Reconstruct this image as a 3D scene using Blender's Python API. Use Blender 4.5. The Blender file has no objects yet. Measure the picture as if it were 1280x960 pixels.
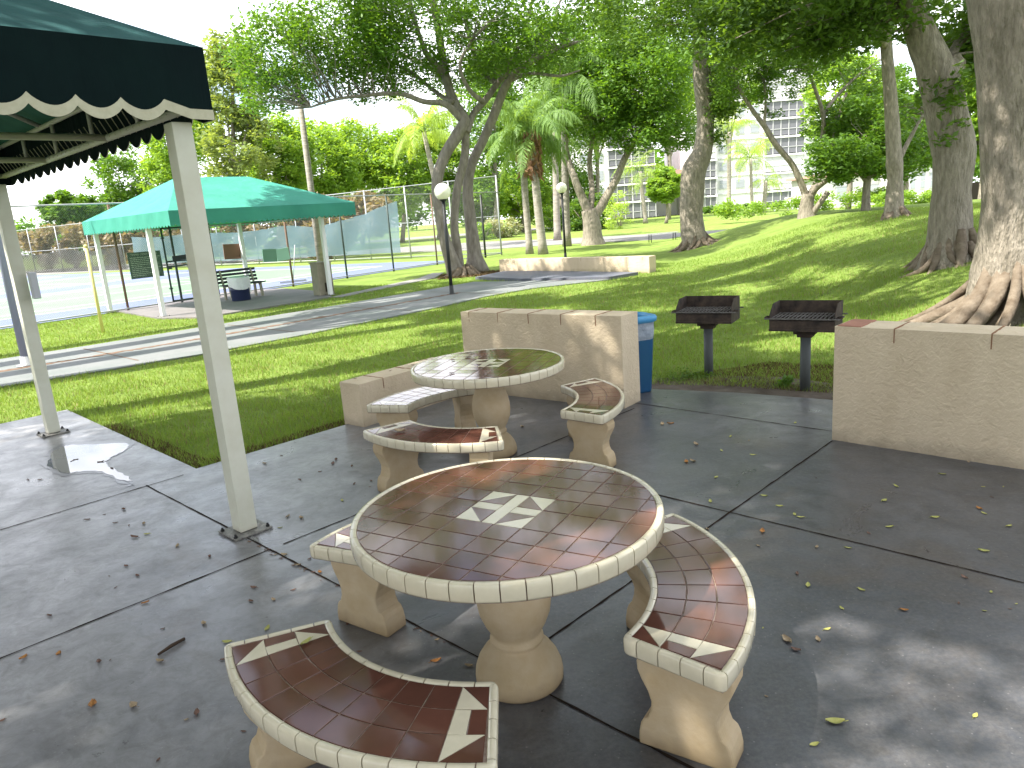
import bpy, math, random
import numpy as np
from mathutils import Vector, Matrix
random.seed(7); RNG = np.random.default_rng(11)
SC = bpy.context.scene
COL = SC.collection
PI = math.pi
R_ = math.radians

# ------------------------------------------------------------------ camera model (fitted to the photograph)
H = 1.8675; FPX = 913.6
pt, rl = R_(12.977), R_(4.3484)
_F = Vector((0, math.cos(pt), -math.sin(pt))); _r = Vector((1, 0, 0)); _u = _r.cross(_F)
CR = math.cos(rl) * _r - math.sin(rl) * _u
CU = math.sin(rl) * _r + math.cos(rl) * _u
CAM = Vector((0, 0, H))
def ray(px, py):
    return _F + CR * ((px - 640) / FPX) - CU * ((py - 480) / FPX)
def atY(px, py, Y):
    d = ray(px, py); return CAM + d * (Y / d.y)
def at(px, py, z=0.0):
    d = ray(px, py); return CAM + d * ((z - H) / d.z)
def sstep(a, b, x):
    t = min(1, max(0, (x - a) / (b - a))); return t * t * (3 - 2 * t)
G0 = -0.03
def hgt(x, y):
    d = .95 * x - .12 * y
    return G0 + 1.15 * sstep(2.2, 8.5, d) * (1 - sstep(29, 44, y)) * sstep(-6, 3, y)
def hgt_np(x, y):
    def s(a, b, v):
        t = np.clip((v - a) / (b - a), 0, 1); return t * t * (3 - 2 * t)
    return G0 + 1.15 * s(2.2, 8.5, .95 * x - .12 * y) * (1 - s(29, 44, y)) * s(-6, 3, y)
def ground(px, py):
    d = ray(px, py); t = 1.0
    while t < 400:
        p = CAM + d * t
        if p.z <= hgt(p.x, p.y): return Vector((p.x, p.y, hgt(p.x, p.y)))
        t += .02 + t * .002
    return CAM + d * 120

# ------------------------------------------------------------------ mesh helpers
class MB:
    def __init__(s): s.v = []; s.f = []; s.m = []; s.sm = []
    def add(s, vs, fs, m=0, smooth=False):
        b = len(s.v); s.v += [tuple(v) for v in vs]
        for f in fs: s.f.append([b + i for i in f]); s.m.append(m); s.sm.append(smooth)
    def box(s, c, size, rz=0, m=0, M=None):
        x, y, z = [k / 2 for k in size]; c = Vector(c)
        vs = [Vector(p) for p in [(-x,-y,-z),(x,-y,-z),(x,y,-z),(-x,y,-z),(-x,-y,z),(x,-y,z),(x,y,z),(-x,y,z)]]
        Rm = M if M is not None else Matrix.Rotation(rz, 3, 'Z')
        s.add([c + Rm @ v for v in vs], [(0,3,2,1),(4,5,6,7),(0,1,5,4),(1,2,6,5),(2,3,7,6),(3,0,4,7)], m)
    def bar(s, a, b, w, h=None, m=0):
        a, b = Vector(a), Vector(b); d = (b - a); L = d.length
        q = d.to_track_quat('X', 'Z').to_matrix()
        s.box((a + b) / 2, (L, w, h or w), M=q, m=m)
    def tube(s, pts, rad, n=8, m=0, cap=True, smooth=True, rough=0, seed=0):
        pts = [Vector(p) for p in pts]
        if not hasattr(rad, '__len__'): rad = [rad] * len(pts)
        vs = []; ref = None; rr = random.Random(seed)
        ph = [rr.uniform(0, 6.28) for _ in range(4)]
        for i, p in enumerate(pts):
            t = (pts[min(i + 1, len(pts) - 1)] - pts[max(i - 1, 0)])
            t = t.normalized() if t.length > 1e-9 else Vector((0, 0, 1))
            if ref is None:
                ref = Vector((1, 0, 0)) if abs(t.x) < .8 else Vector((0, 1, 0))
            e1 = (ref - t * ref.dot(t)).normalized(); ref = e1; e2 = t.cross(e1)
            for k in range(n):
                a = 2 * PI * k / n; r = rad[i]
                if rough: r *= 1 + rough * (math.sin(3 * a + ph[0] + i * .15) * .5 + math.sin(5 * a + ph[1] - i * .22) * .35 + math.sin(2 * a + ph[2] + i * .4) * .4 + rr.uniform(-.3, .3))
                vs.append(p + (e1 * math.cos(a) + e2 * math.sin(a)) * r)
        fs = []
        for i in range(len(pts) - 1):
            for k in range(n):
                k2 = (k + 1) % n; fs.append((i*n+k, i*n+k2, (i+1)*n+k2, (i+1)*n+k))
        if cap: fs.append(tuple(range(n))[::-1]); fs.append(tuple((len(pts)-1)*n + k for k in range(n)))
        s.add(vs, fs, m, smooth)
    def lathe(s, prof, n=40, c=(0, 0), m=0, smooth=True):
        vs = []; fs = []
        for r, z in prof:
            for k in range(n):
                a = 2 * PI * k / n; vs.append((c[0] + r * math.cos(a), c[1] + r * math.sin(a), z))
        for i in range(len(prof) - 1):
            for k in range(n):
                k2 = (k + 1) % n; fs.append((i*n+k, i*n+k2, (i+1)*n+k2, (i+1)*n+k))
        fs.append(tuple(range(n))[::-1]); fs.append(tuple((len(prof)-1)*n + k for k in range(n)))
        s.add(vs, fs, m, smooth)
    def prism(s, poly, z0, z1, m=0):
        n = len(poly)
        vs = [(p[0], p[1], z0) for p in poly] + [(p[0], p[1], z1) for p in poly]
        fs = [tuple(range(n))[::-1], tuple(range(n, 2 * n))] + [(i, (i+1) % n, (i+1) % n + n, i + n) for i in range(n)]
        s.add(vs, fs, m)
    def build(s, name, mats, parent=None, bevel=0, loc=None, rz=0):
        me = bpy.data.meshes.new(name); me.from_pydata(s.v, [], s.f)
        if not isinstance(mats, (list, tuple)): mats = [mats]
        for mt in mats: me.materials.append(mt)
        me.polygons.foreach_set('material_index', s.m); me.polygons.foreach_set('use_smooth', s.sm)
        me.update()
        o = bpy.data.objects.new(name, me); COL.objects.link(o)
        if parent: o.parent = parent
        if loc is not None: o.location = loc
        o.rotation_euler.z = rz
        if bevel:
            b = o.modifiers.new('bevel', 'BEVEL'); b.width = bevel; b.segments = 2; b.limit_method = 'ANGLE'; b.angle_limit = R_(35)
        return o
def np_mesh(name, V, nper, mats, parent=None, loc=None, mi=None):
    n = len(V) // nper
    me = bpy.data.meshes.new(name); me.vertices.add(len(V)); me.vertices.foreach_set('co', np.ascontiguousarray(V, np.float32).ravel())
    me.loops.add(n * nper); me.loops.foreach_set('vertex_index', np.arange(n * nper, dtype=np.int32))
    me.polygons.add(n); me.polygons.foreach_set('loop_start', np.arange(0, n * nper, nper, dtype=np.int32))
    if not isinstance(mats, (list, tuple)): mats = [mats]
    for mt in mats: me.materials.append(mt)
    if mi is not None: me.polygons.foreach_set('material_index', mi.astype(np.int32))
    me.update(calc_edges=True)
    o = bpy.data.objects.new(name, me); COL.objects.link(o)
    if parent: o.parent = parent
    if loc is not None: o.location = loc
    return o
def tag(o, label=None, cat=None, group=None, kind=None):
    if label: o['label'] = label
    if cat: o['category'] = cat
    if group: o['group'] = group
    if kind: o['kind'] = kind
    return o
def thing(name, label, cat, loc=(0, 0, 0), rz=0, group=None):
    o = bpy.data.objects.new(name, None); COL.objects.link(o); o.location = loc; o.rotation_euler.z = rz
    o.empty_display_size = .2
    return tag(o, label, cat, group)
def copy_tree(o, parent=None):
    c = o.copy(); COL.objects.link(c)
    if parent: c.parent = parent
    for ch in list(o.children): copy_tree(ch, c)
    return c
def bez(pts, n=6):
    """Catmull-Rom through points"""
    P = [Vector(p) for p in pts]; P = [P[0] * 2 - P[1]] + P + [P[-1] * 2 - P[-2]]; out = []
    for i in range(1, len(P) - 2):
        for k in range(n):
            t = k / n; a, b, c, d = P[i-1], P[i], P[i+1], P[i+2]
            out.append(.5 * ((2*b) + (c-a)*t + (2*a-5*b+4*c-d)*t*t + (3*b-a-3*c+d)*t**3))
    out.append(P[-2]); return out

# ------------------------------------------------------------------ materials
def mat(name, col, rough=.8, spec=.3, metal=0, noise=None, bump=None, trans=0, alpha=None, col2=None, island=0, coat=0):
    """noise=(scale, detail, amount|color2), bump=(scale, strength, distance)"""
    m = bpy.data.materials.new(name); m.use_nodes = True; nt = m.node_tree; N = nt.nodes; L = nt.links
    b = N['Principled BSDF']; out = N['Material Output']
    b.inputs['Base Color'].default_value = (*col, 1); b.inputs['Roughness'].default_value = rough
    b.inputs['Metallic'].default_value = metal; b.inputs['Specular IOR Level'].default_value = spec
    b.inputs['Coat Weight'].default_value = coat
    tc = N.new('ShaderNodeTexCoord')
    fac = None
    if noise:
        sc = noise[0]; vec = tc.outputs['Object']
        if hasattr(sc, '__len__'):
            mp = N.new('ShaderNodeMapping'); mp.inputs['Scale'].default_value = sc; L.new(vec, mp.inputs['Vector']); vec = mp.outputs[0]; sc = 1
        n = N.new('ShaderNodeTexNoise'); n.inputs['Scale'].default_value = sc; n.inputs['Detail'].default_value = noise[1]; n.inputs['Roughness'].default_value = .62
        L.new(vec, n.inputs['Vector']); cr = N.new('ShaderNodeMapRange'); cr.inputs[1].default_value = .3; cr.inputs[2].default_value = .7
        L.new(n.outputs['Fac'], cr.inputs[0]); fac = cr.outputs[0]
    if island:
        g = N.new('ShaderNodeNewGeometry')
        if fac is None: fac = g.outputs['Random Per Island']
        else:
            mx = N.new('ShaderNodeMix'); mx.inputs[0].default_value = island; L.new(fac, mx.inputs[2]); L.new(g.outputs['Random Per Island'], mx.inputs[3]); fac = mx.outputs[0]
    if fac is not None:
        c2 = col2 or tuple(c * .6 for c in col)
        mx = N.new('ShaderNodeMix'); mx.data_type = 'RGBA'; mx.inputs[6].default_value = (*col, 1); mx.inputs[7].default_value = (*c2, 1)
        L.new(fac, mx.inputs[0]); L.new(mx.outputs[2], b.inputs['Base Color']); colout = mx.outputs[2]
    else: colout = None
    if bump:
        vec = tc.outputs['Object']; sc = bump[0]
        if hasattr(sc, '__len__'):
            mp = N.new('ShaderNodeMapping'); mp.inputs['Scale'].default_value = sc; L.new(vec, mp.inputs['Vector']); vec = mp.outputs[0]; sc = 1
        n2 = N.new('ShaderNodeTexNoise'); n2.inputs['Scale'].default_value = sc; n2.inputs['Detail'].default_value = 5; L.new(vec, n2.inputs['Vector'])
        bp = N.new('ShaderNodeBump'); bp.inputs['Strength'].default_value = bump[1]; bp.inputs['Distance'].default_value = bump[2]
        L.new(n2.outputs['Fac'], bp.inputs['Height']); L.new(bp.outputs[0], b.inputs['Normal'])
    last = b.outputs[0]
    if trans:
        t = N.new('ShaderNodeBsdfTranslucent'); t.inputs[0].default_value = (col[0] * 1.5, col[1] * 1.5, col[2] * .8, 1)
        if colout:
            hv = N.new('ShaderNodeMix'); hv.data_type = 'RGBA'; hv.blend_type = 'MULTIPLY'; hv.inputs[0].default_value = 1
            L.new(colout, hv.inputs[6]); hv.inputs[7].default_value = (1.9, 1.7, .6, 1); L.new(hv.outputs[2], t.inputs[0])
        ms = N.new('ShaderNodeMixShader'); ms.inputs[0].default_value = trans; L.new(last, ms.inputs[1]); L.new(t.outputs[0], ms.inputs[2]); last = ms.outputs[0]
    if alpha is not None:
        tr = N.new('ShaderNodeBsdfTransparent'); ms = N.new('ShaderNodeMixShader'); ms.inputs[0].default_value = alpha
        L.new(tr.outputs[0], ms.inputs[1]); L.new(last, ms.inputs[2]); last = ms.outputs[0]
    L.new(last, out.inputs[0])
    return m
def leafmat(name, a, b, trans=.35):
    return mat(name, a, rough=.5, spec=.35, col2=b, noise=(.6, 2), island=.6, trans=trans)

M = {}
M['grass'] = mat('lawn', (.20, .27, .06), .9, .1, noise=(1.3, 6), col2=(.12, .18, .035), bump=(60, .9, .03))
M['blade'] = mat('grass_blade', (.22, .32, .065), .6, .2, noise=(1.1, 3), col2=(.13, .21, .04), island=.5, trans=.3)
M['dryblade'] = mat('dry_thatch', (.17, .12, .06), .9, .1, col2=(.08, .05, .025), island=1)
M['tile'] = mat('brown_glazed_tile', (.128, .053, .036), .075, .45, noise=(9, 3), col2=(.080, .034, .024), island=.55, coat=0)
M['cream'] = mat('cream_glazed_tile', (.62, .56, .42), .1, .5, noise=(14, 3), col2=(.50, .45, .33), island=.4)
M['grout'] = mat('grout', (.14, .085, .06), .9, .1, noise=(40, 4), col2=(.3, .24, .2))
M['darkgrout'] = mat('dark_grout', (.05, .045, .035), .95, .1)
M['cast'] = mat('painted_cast_stone', (.47, .375, .25), .75, .2, noise=(7, 6), col2=(.40, .30, .17), bump=(45, .35, .006))
M['post'] = mat('cream_painted_post', (.56, .56, .47), .5, .35, noise=(5, 5), col2=(.49, .48, .38), bump=(30, .15, .003))
M['plate'] = mat('grey_base_plate', (.09, .085, .08), .6, .3, metal=.3, noise=(30, 4), col2=(.3, .29, .26))
M['bolt'] = mat('dark_bolt', (.03, .03, .03), .5, .4, metal=.5)
M['canvas_dark'] = mat('dark_green_canvas', (.004, .013, .013), .9, .1, noise=(3, 4), col2=(.003, .009, .010), bump=((9, 9, 2), .7, .03))
M['canvas_roof'] = mat('green_canvas_roof', (.03, .10, .10), .8, .2, noise=(2.5, 4), col2=(.022, .078, .08), trans=.08, bump=(2.2, .5, .06))
M['canvas_teal'] = mat('teal_green_canvas', (.06, .29, .225), .8, .2, noise=(.9, 7), col2=(.042, .225, .175), trans=.15, bump=((2.5, 2.5, 1), .5, .08))
M['trim'] = mat('cream_canvas_trim', (.50, .48, .36), .8, .2, noise=(20, 3), col2=(.42, .40, .29))
M['bin'] = mat('blue_plastic', (.012, .075, .15), .4, .4, noise=(5, 3), col2=(.01, .065, .16))
M['binrim'] = mat('light_blue_plastic', (.06, .25, .46), .4, .4)
M['liner'] = mat('clear_plastic_bag', (.55, .6, .66), .3, .5, noise=(15, 4), col2=(.35, .4, .46), bump=(25, .8, .02), alpha=.62)
M['wliner'] = mat('white_plastic_bag', (.75, .75, .78), .4, .4, bump=(12, .9, .05))
M['iron'] = mat('sooty_iron', (.016, .014, .013), .75, .3, metal=.2, noise=(11, 9), col2=(.085, .06, .045), bump=(30, .4, .006))
M['ash'] = mat('ash_grey_grate', (.06, .055, .05), .9, .2, noise=(50, 4), col2=(.16, .15, .14))
M['steelpost'] = mat('grey_painted_steel', (.10, .11, .11), .6, .35, noise=((8, 8, 2), 6), col2=(.055, .06, .06), bump=(30, .2, .003))
M['bluepole'] = mat('blue_grey_pole', (.25, .27, .36), .5, .4)
M['greybox'] = mat('grey_enamel_box', (.42, .43, .46), .5, .4)
M['globe'] = mat('white_globe', (.82, .82, .80), .25, .5, trans=.2)
M['blackpole'] = mat('black_pole', (.02, .022, .022), .45, .4)
M['galv'] = mat('galvanised_steel', (.35, .36, .37), .5, .4, metal=.3)
M['rust'] = mat('brown_fence_post', (.16, .10, .07), .7, .2)
M['darkpost'] = mat('dark_green_post', (.03, .05, .045), .5, .3)
M['screen'] = mat('dark_windscreen_mesh', (.07, .12, .13), .9, .1, noise=((.25, 1, .25), 4), col2=(.10, .15, .17), alpha=.8)
M['screen2'] = mat('grey_windscreen_mesh', (.07, .068, .065), .9, .1, noise=((.35, 1, .35), 4), col2=(.04, .045, .045), alpha=.8)
M['court_blue'] = mat('blue_court_paint', (.10, .125, .24), .75, .2, noise=(.4, 5), col2=(.14, .16, .27))
M['court_green'] = mat('green_court_paint', (.12, .19, .12), .75, .2, noise=(.4, 5), col2=(.15, .22, .15))
M['white'] = mat('white_paint', (.75, .75, .75), .6, .3)
M['road'] = mat('pale_asphalt', (.22, .21, .20), .85, .2, noise=(.5, 6), col2=(.16, .155, .15))
M['pathm'] = mat('worn_green_path', (.115, .135, .125), .7, .3, noise=(.9, 7), col2=(.18, .18, .18), bump=(60, .3, .004))
M['seam'] = mat('leaf_litter_seam', (.10, .055, .035), .9, .1, noise=(12, 6), col2=(.2, .14, .1))
M['sidewalk'] = mat('pale_concrete', (.26, .25, .23), .8, .2, noise=(2, 7), col2=(.18, .175, .165))
M['pad'] = mat('mauve_concrete', (.20, .18, .18), .7, .3, noise=(1.2, 7), col2=(.13, .12, .125))
M['pad3'] = mat('blue_grey_pad', (.075, .085, .11), .6, .3, noise=(1.4, 6), col2=(.12, .12, .14))
M['soil'] = mat('sandy_soil', (.13, .11, .09), .95, .1, noise=(5, 7), col2=(.06, .045, .035), bump=(40, .6, .01))
M['joint'] = mat('joint_dirt', (.012, .01, .01), .95, .1, noise=(9, 5), col2=(.035, .022, .014))
M['brick'] = mat('terracotta_cap', (.34, .17, .12), .85, .15, noise=(12, 4), col2=(.26, .13, .09))
M['groove'] = mat('brown_joint', (.22, .12, .07), .9, .1)
M['bark'] = mat('grey_bark', (.34, .30, .245), .9, .15, noise=((16, 16, 4), 9), col2=(.15, .132, .10), bump=((42, 42, 11), 1.0, .05))
M['bark2'] = mat('ficus_bark', (.30, .27, .235), .9, .15, noise=((9, 9, 2.5), 9), col2=(.15, .13, .105), bump=((24, 24, 6), .9, .04))
M['root'] = mat('root_bark', (.20, .165, .125), .9, .15, noise=(9, 8), col2=(.10, .075, .052), bump=(18, .7, .03))
M['palmbark'] = mat('palm_bark', (.34, .31, .27), .9, .15, noise=((3, 3, 12), 5), col2=(.2, .18, .15), bump=((3, 3, 22), .6, .03))
M['deadfrond'] = mat('dead_palm_boots', (.17, .085, .055), .95, .1, noise=(8, 5), col2=(.28, .17, .1), island=.5)
M['leaf_dark'] = leafmat('dark_leaf', (.11, .20, .035), (.055, .115, .02), .45)
M['leaf_mid'] = leafmat('mid_leaf', (.12, .235, .03), (.06, .13, .018), .45)
M['leaf_bright'] = leafmat('bright_leaf', (.24, .37, .06), (.13, .24, .035), .5)
M['leaf_olive'] = leafmat('olive_leaf', (.22, .29, .09), (.12, .17, .05), .45)
M['leaf_palm'] = leafmat('palm_leaflet', (.19, .30, .08), (.09, .17, .05), .45)
M['leaf_palm2'] = leafmat('bright_palm_leaflet', (.34, .46, .11), (.2, .3, .06), .5)
M['brush'] = leafmat('dry_brush_leaf', (.24, .17, .11), (.13, .13, .05), .3)
M['flower'] = leafmat('pale_flower_leaf', (.42, .40, .30), (.14, .2, .06), .3)
M['stucco_w'] = mat('white_stucco', (.74, .72, .72), .85, .2, noise=(.6, 4), col2=(.66, .64, .65))
M['slab'] = mat('white_slab', (.78, .78, .78), .8, .2)
M['scr'] = mat('balcony_screen', (.13, .13, .145), .5, .4, noise=(.3, 3), col2=(.15, .15, .17))
M['scrw'] = mat('pale_balcony_shutter', (.62, .60, .62), .7, .2, noise=(.3, 3), col2=(.54, .53, .55))
M['frame'] = mat('pale_aluminium', (.5, .5, .5), .5, .4)
M['glass'] = mat('window_glass', (.30, .32, .35), .15, .5)
M['pink'] = mat('pink_roof', (.42, .26, .22), .8, .2)
M['signgreen'] = mat('dark_green_board', (.035, .075, .05), .6, .3)
M['signtext'] = mat('pale_sign_lettering', (.38, .45, .36), .7, .2)
M['brownboard'] = mat('brown_board', (.22, .12, .08), .7, .2)
M['tealboard'] = mat('pale_teal_board', (.3, .5, .42), .7, .2)
M['greenboard'] = mat('mossy_board', (.14, .27, .2), .7, .2)
M['tan'] = mat('tan_cabinet', (.30, .27, .20), .7, .25, noise=(5, 4), col2=(.24, .215, .16))
M['vent'] = mat('dark_vent', (.05, .04, .03), .8, .2)
M['navy'] = mat('navy_drum', (.02, .028, .075), .5, .3)
M['slat'] = mat('dark_bench_slat', (.035, .04, .05), .6, .3)
M['conc'] = mat('cast_concrete', (.42, .38, .30), .85, .2, noise=(8, 4))
M['yellow'] = mat('pale_yellow_paint', (.62, .55, .22), .6, .3)
M['lf_brown'] = mat('brown_dead_leaf', (.19, .11, .08), .7, .3, noise=(30, 3), col2=(.11, .065, .05))
M['lf_orange'] = mat('orange_dead_leaf', (.42, .19, .05), .6, .3, noise=(30, 3), col2=(.25, .11, .035))
M['lf_yellow'] = mat('yellow_green_leaf', (.42, .40, .12), .6, .3, noise=(30, 3), col2=(.26, .27, .08))
M['lf_tan'] = mat('tan_dead_leaf', (.36, .28, .18), .7, .3, noise=(30, 3), col2=(.24, .17, .1))
M['twig'] = mat('twig_bark', (.06, .042, .03), .9, .1)
M['carpaint'] = mat('grey_car_paint', (.25, .26, .28), .3, .5, metal=.4)
M['tyre'] = mat('rubber', (.02, .02, .02), .8, .2)
M['water'] = mat('puddle_water', (.16, .16, .16), .02, 1.0)

def base_stain(m, z0, z1, col, amt=.7, ns=9):
    nt = m.node_tree; N = nt.nodes; L = nt.links; b = N['Principled BSDF']; tc = N['Texture Coordinate']; lk = b.inputs['Base Color'].links[0]; src = lk.from_socket
    sx = N.new('ShaderNodeSeparateXYZ'); L.new(tc.outputs['Object'], sx.inputs[0]); n = N.new('ShaderNodeTexNoise'); n.inputs['Scale'].default_value = ns; n.inputs['Detail'].default_value = 6; L.new(tc.outputs['Object'], n.inputs['Vector'])
    a = N.new('ShaderNodeMath'); a.operation = 'MULTIPLY_ADD'; L.new(n.outputs[0], a.inputs[0]); a.inputs[1].default_value = (z1 - z0)*1.6; L.new(sx.outputs[2], a.inputs[2])
    mr = N.new('ShaderNodeMapRange'); mr.inputs[1].default_value = z1 + (z1-z0)*.8; mr.inputs[2].default_value = z0 + (z1-z0)*.6; mr.inputs[3].default_value = 0; mr.inputs[4].default_value = amt; L.new(a.outputs[0], mr.inputs[0])
    mx = N.new('ShaderNodeMix'); mx.data_type = 'RGBA'; L.new(mr.outputs[0], mx.inputs[0]); L.new(src, mx.inputs[6]); mx.inputs[7].default_value = (*col, 1); L.new(mx.outputs[2], b.inputs['Base Color'])
base_stain(M['cast'], 0, .07, (.16, .105, .05), .75, 14)
base_stain(M['post'], 0, .06, (.22, .15, .09), .5, 20)
def stucco():
    m = mat('cream_stucco', (.57, .475, .345), .85, .15, noise=((4, 4, .9), 8), col2=(.49, .40, .28))
    nt = m.node_tree; N = nt.nodes; L = nt.links; b = N['Principled BSDF']; tc = N['Texture Coordinate']
    n1 = N.new('ShaderNodeTexNoise'); n1.inputs['Scale'].default_value = 30; n1.inputs['Detail'].default_value = 4; n1.inputs['Distortion'].default_value = 1.2
    v = N.new('ShaderNodeTexNoise'); v.inputs['Scale'].default_value = 11; v.inputs['Detail'].default_value = 2; v.inputs['Distortion'].default_value = 2.0
    L.new(tc.outputs['Object'], n1.inputs['Vector']); L.new(tc.outputs['Object'], v.inputs['Vector'])
    a = N.new('ShaderNodeMath'); a.operation = 'ADD'; L.new(n1.outputs[0], a.inputs[0]); L.new(v.outputs[0], a.inputs[1])
    bp = N.new('ShaderNodeBump'); bp.inputs['Strength'].default_value = .5; bp.inputs['Distance'].default_value = .018
    L.new(a.outputs[0], bp.inputs['Height']); L.new(bp.outputs[0], b.inputs['Normal'])
    return m
M['stucco'] = stucco(); base_stain(M['stucco'], 0, .12, (.20, .165, .12), .6, 7)

def concrete_patio():
    m = bpy.data.materials.new('grey_sealed_concrete'); m.use_nodes = True; nt = m.node_tree; N = nt.nodes; L = nt.links; b = N['Principled BSDF']
    tc = N.new('ShaderNodeTexCoord')
    def noise(s, d=6, dist=0, r=.6):
        n = N.new('ShaderNodeTexNoise'); n.inputs['Scale'].default_value = s; n.inputs['Detail'].default_value = d; n.inputs['Distortion'].default_value = dist; n.inputs['Roughness'].default_value = r
        L.new(tc.outputs['Object'], n.inputs['Vector']); return n.outputs['Fac']
    def rng(x, a, b_, c=0, d=1):
        k = N.new('ShaderNodeMapRange'); k.inputs[1].default_value = a; k.inputs[2].default_value = b_; k.inputs[3].default_value = c; k.inputs[4].default_value = d; L.new(x, k.inputs[0]); return k.outputs[0]
    def mix(f, c1, c2):
        k = N.new('ShaderNodeMix'); k.data_type = 'RGBA'; L.new(f, k.inputs[0])
        for i, c in ((6, c1), (7, c2)):
            if isinstance(c, tuple): k.inputs[i].default_value = (*c, 1)
            else: L.new(c, k.inputs[i])
        return k.outputs[2]
    big = rng(noise(.55, 8, .8), .38, .62); med = rng(noise(3.2, 9, .9, .7), .42, .68); fine = rng(noise(48, 8, 0, .75), .42, .78)
    stain = rng(noise(.9, 5, 1.2), .56, .72)
    c = mix(big, (.052, .056, .068), (.098, .098, .104)); c = mix(med, c, (.040, .041, .047))
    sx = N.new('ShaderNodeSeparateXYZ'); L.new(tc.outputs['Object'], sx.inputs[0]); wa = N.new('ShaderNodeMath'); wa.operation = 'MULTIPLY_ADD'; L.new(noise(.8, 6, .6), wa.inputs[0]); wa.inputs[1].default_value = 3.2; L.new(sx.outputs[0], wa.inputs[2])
    worn_sheen = rng(wa.outputs[0], 1.9, -.9, 0, .8); c = mix(worn_sheen, c, mix(med, (.31, .305, .30), (.18, .178, .18)))  # paler to the left: wear, plus sky sheen painted into the colour
    gm = N.new('ShaderNodeMath'); gm.operation = 'MULTIPLY'; L.new(rng(noise(9, 9, 1.0, .75), .45, .66), gm.inputs[0]); gm.inputs[1].default_value = .5; c = mix(gm.outputs[0], c, (.060, .052, .045))
    st = N.new('ShaderNodeMath'); st.operation = 'MULTIPLY'; L.new(stain, st.inputs[0]); st.inputs[1].default_value = .5
    c = mix(st.outputs[0], c, (.10, .068, .045))
    fm = N.new('ShaderNodeMath'); fm.operation = 'MULTIPLY'; L.new(fine, fm.inputs[0]); fm.inputs[1].default_value = .5
    c = mix(fm.outputs[0], c, (.17, .16, .15))
    # small pale aggregate specks
    v = N.new('ShaderNodeTexVoronoi'); v.inputs['Scale'].default_value = 26; L.new(tc.outputs['Object'], v.inputs['Vector'])
    sp = rng(v.outputs['Distance'], .05, .12, .35, 0); c = mix(sp, c, (.32, .31, .29))
    L.new(c, b.inputs['Base Color'])
    L.new(rng(noise(2.1, 8, .8, .7), .3, .7, .24, .50), b.inputs['Roughness'])
    b.inputs['Specular IOR Level'].default_value = .55
    bp = N.new('ShaderNodeBump'); bp.inputs['Strength'].default_value = .35; bp.inputs['Distance'].default_value = .004
    L.new(noise(22, 8), bp.inputs['Height']); L.new(bp.outputs[0], b.inputs['Normal'])
    return m
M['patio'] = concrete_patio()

def chainlink(name, col, pitch=.06, t=.04):
    m = mat(name, col, .5, .4, metal=.2); nt = m.node_tree; N = nt.nodes; L = nt.links
    tc = N.new('ShaderNodeTexCoord'); sx = N.new('ShaderNodeSeparateXYZ'); L.new(tc.outputs['Object'], sx.inputs[0])
    def mth(op, a, b=None):
        k = N.new('ShaderNodeMath'); k.operation = op
        for i, v in enumerate((a, b)):
            if v is None: continue
            if isinstance(v, (int, float)): k.inputs[i].default_value = v
            else: L.new(v, k.inputs[i])
        return k.outputs[0]
    f1 = mth('FRACT', mth('DIVIDE', mth('ADD', sx.outputs[0], sx.outputs[2]), pitch))
    f2 = mth('FRACT', mth('DIVIDE', mth('SUBTRACT', sx.outputs[0], sx.outputs[2]), pitch))
    w = mth('MAXIMUM', mth('LESS_THAN', f1, t), mth('LESS_THAN', f2, t))
    tr = N.new('ShaderNodeBsdfTransparent'); ms = N.new('ShaderNodeMixShader')
    L.new(w, ms.inputs[0]); L.new(tr.outputs[0], ms.inputs[1]); L.new(N['Principled BSDF'].outputs[0], ms.inputs[2]); L.new(ms.outputs[0], N['Material Output'].inputs[0])
    return m
M['link'] = chainlink('chain_link_mesh', (.5, .5, .5))
M['link_dark'] = chainlink('dark_chain_link_mesh', (.12, .13, .12), .06, .05)

U = Vector((.7009, .7133, 0)); W = Vector((.7133, -.7009, 0)); ANG_U = math.atan2(U.y, U.x)

# ------------------------------------------------------------------ ground and paved surfaces
def terrain():
    xs = np.concatenate([np.linspace(-260, -24, 24)[:-1], np.arange(-24, 34, .45), np.linspace(34, 260, 24)])
    ys = np.concatenate([np.linspace(-60, -8, 8)[:-1], np.arange(-8, 50, .45), np.linspace(50, 420, 24)])
    X, Y = np.meshgrid(xs, ys, indexing='ij'); Z = hgt_np(X, Y) + .012 * np.sin(X * 1.7 + Y * .6) * np.sin(Y * 1.3 - X * .5) * (hgt_np(X, Y) > G0 + .02)
    V = np.stack([X, Y, Z], -1).reshape(-1, 3); ny = len(ys); F = []
    for i in range(len(xs) - 1):
        for j in range(ny - 1): F.append((i*ny+j, (i+1)*ny+j, (i+1)*ny+j+1, i*ny+j+1))
    me = bpy.data.meshes.new('lawn'); me.from_pydata(V.tolist(), [], F); me.materials.append(M['grass'])
    me.polygons.foreach_set('use_smooth', [True] * len(F))
    o = bpy.data.objects.new('lawn', me); COL.objects.link(o); tag(o, kind='structure')
terrain()
def sheet(name, poly, z, m, thick=.1, kind='structure'):
    b = MB(); b.prism([(p[0], p[1]) for p in poly], z - thick, z); return tag(b.build(name, m), kind=kind)
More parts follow.
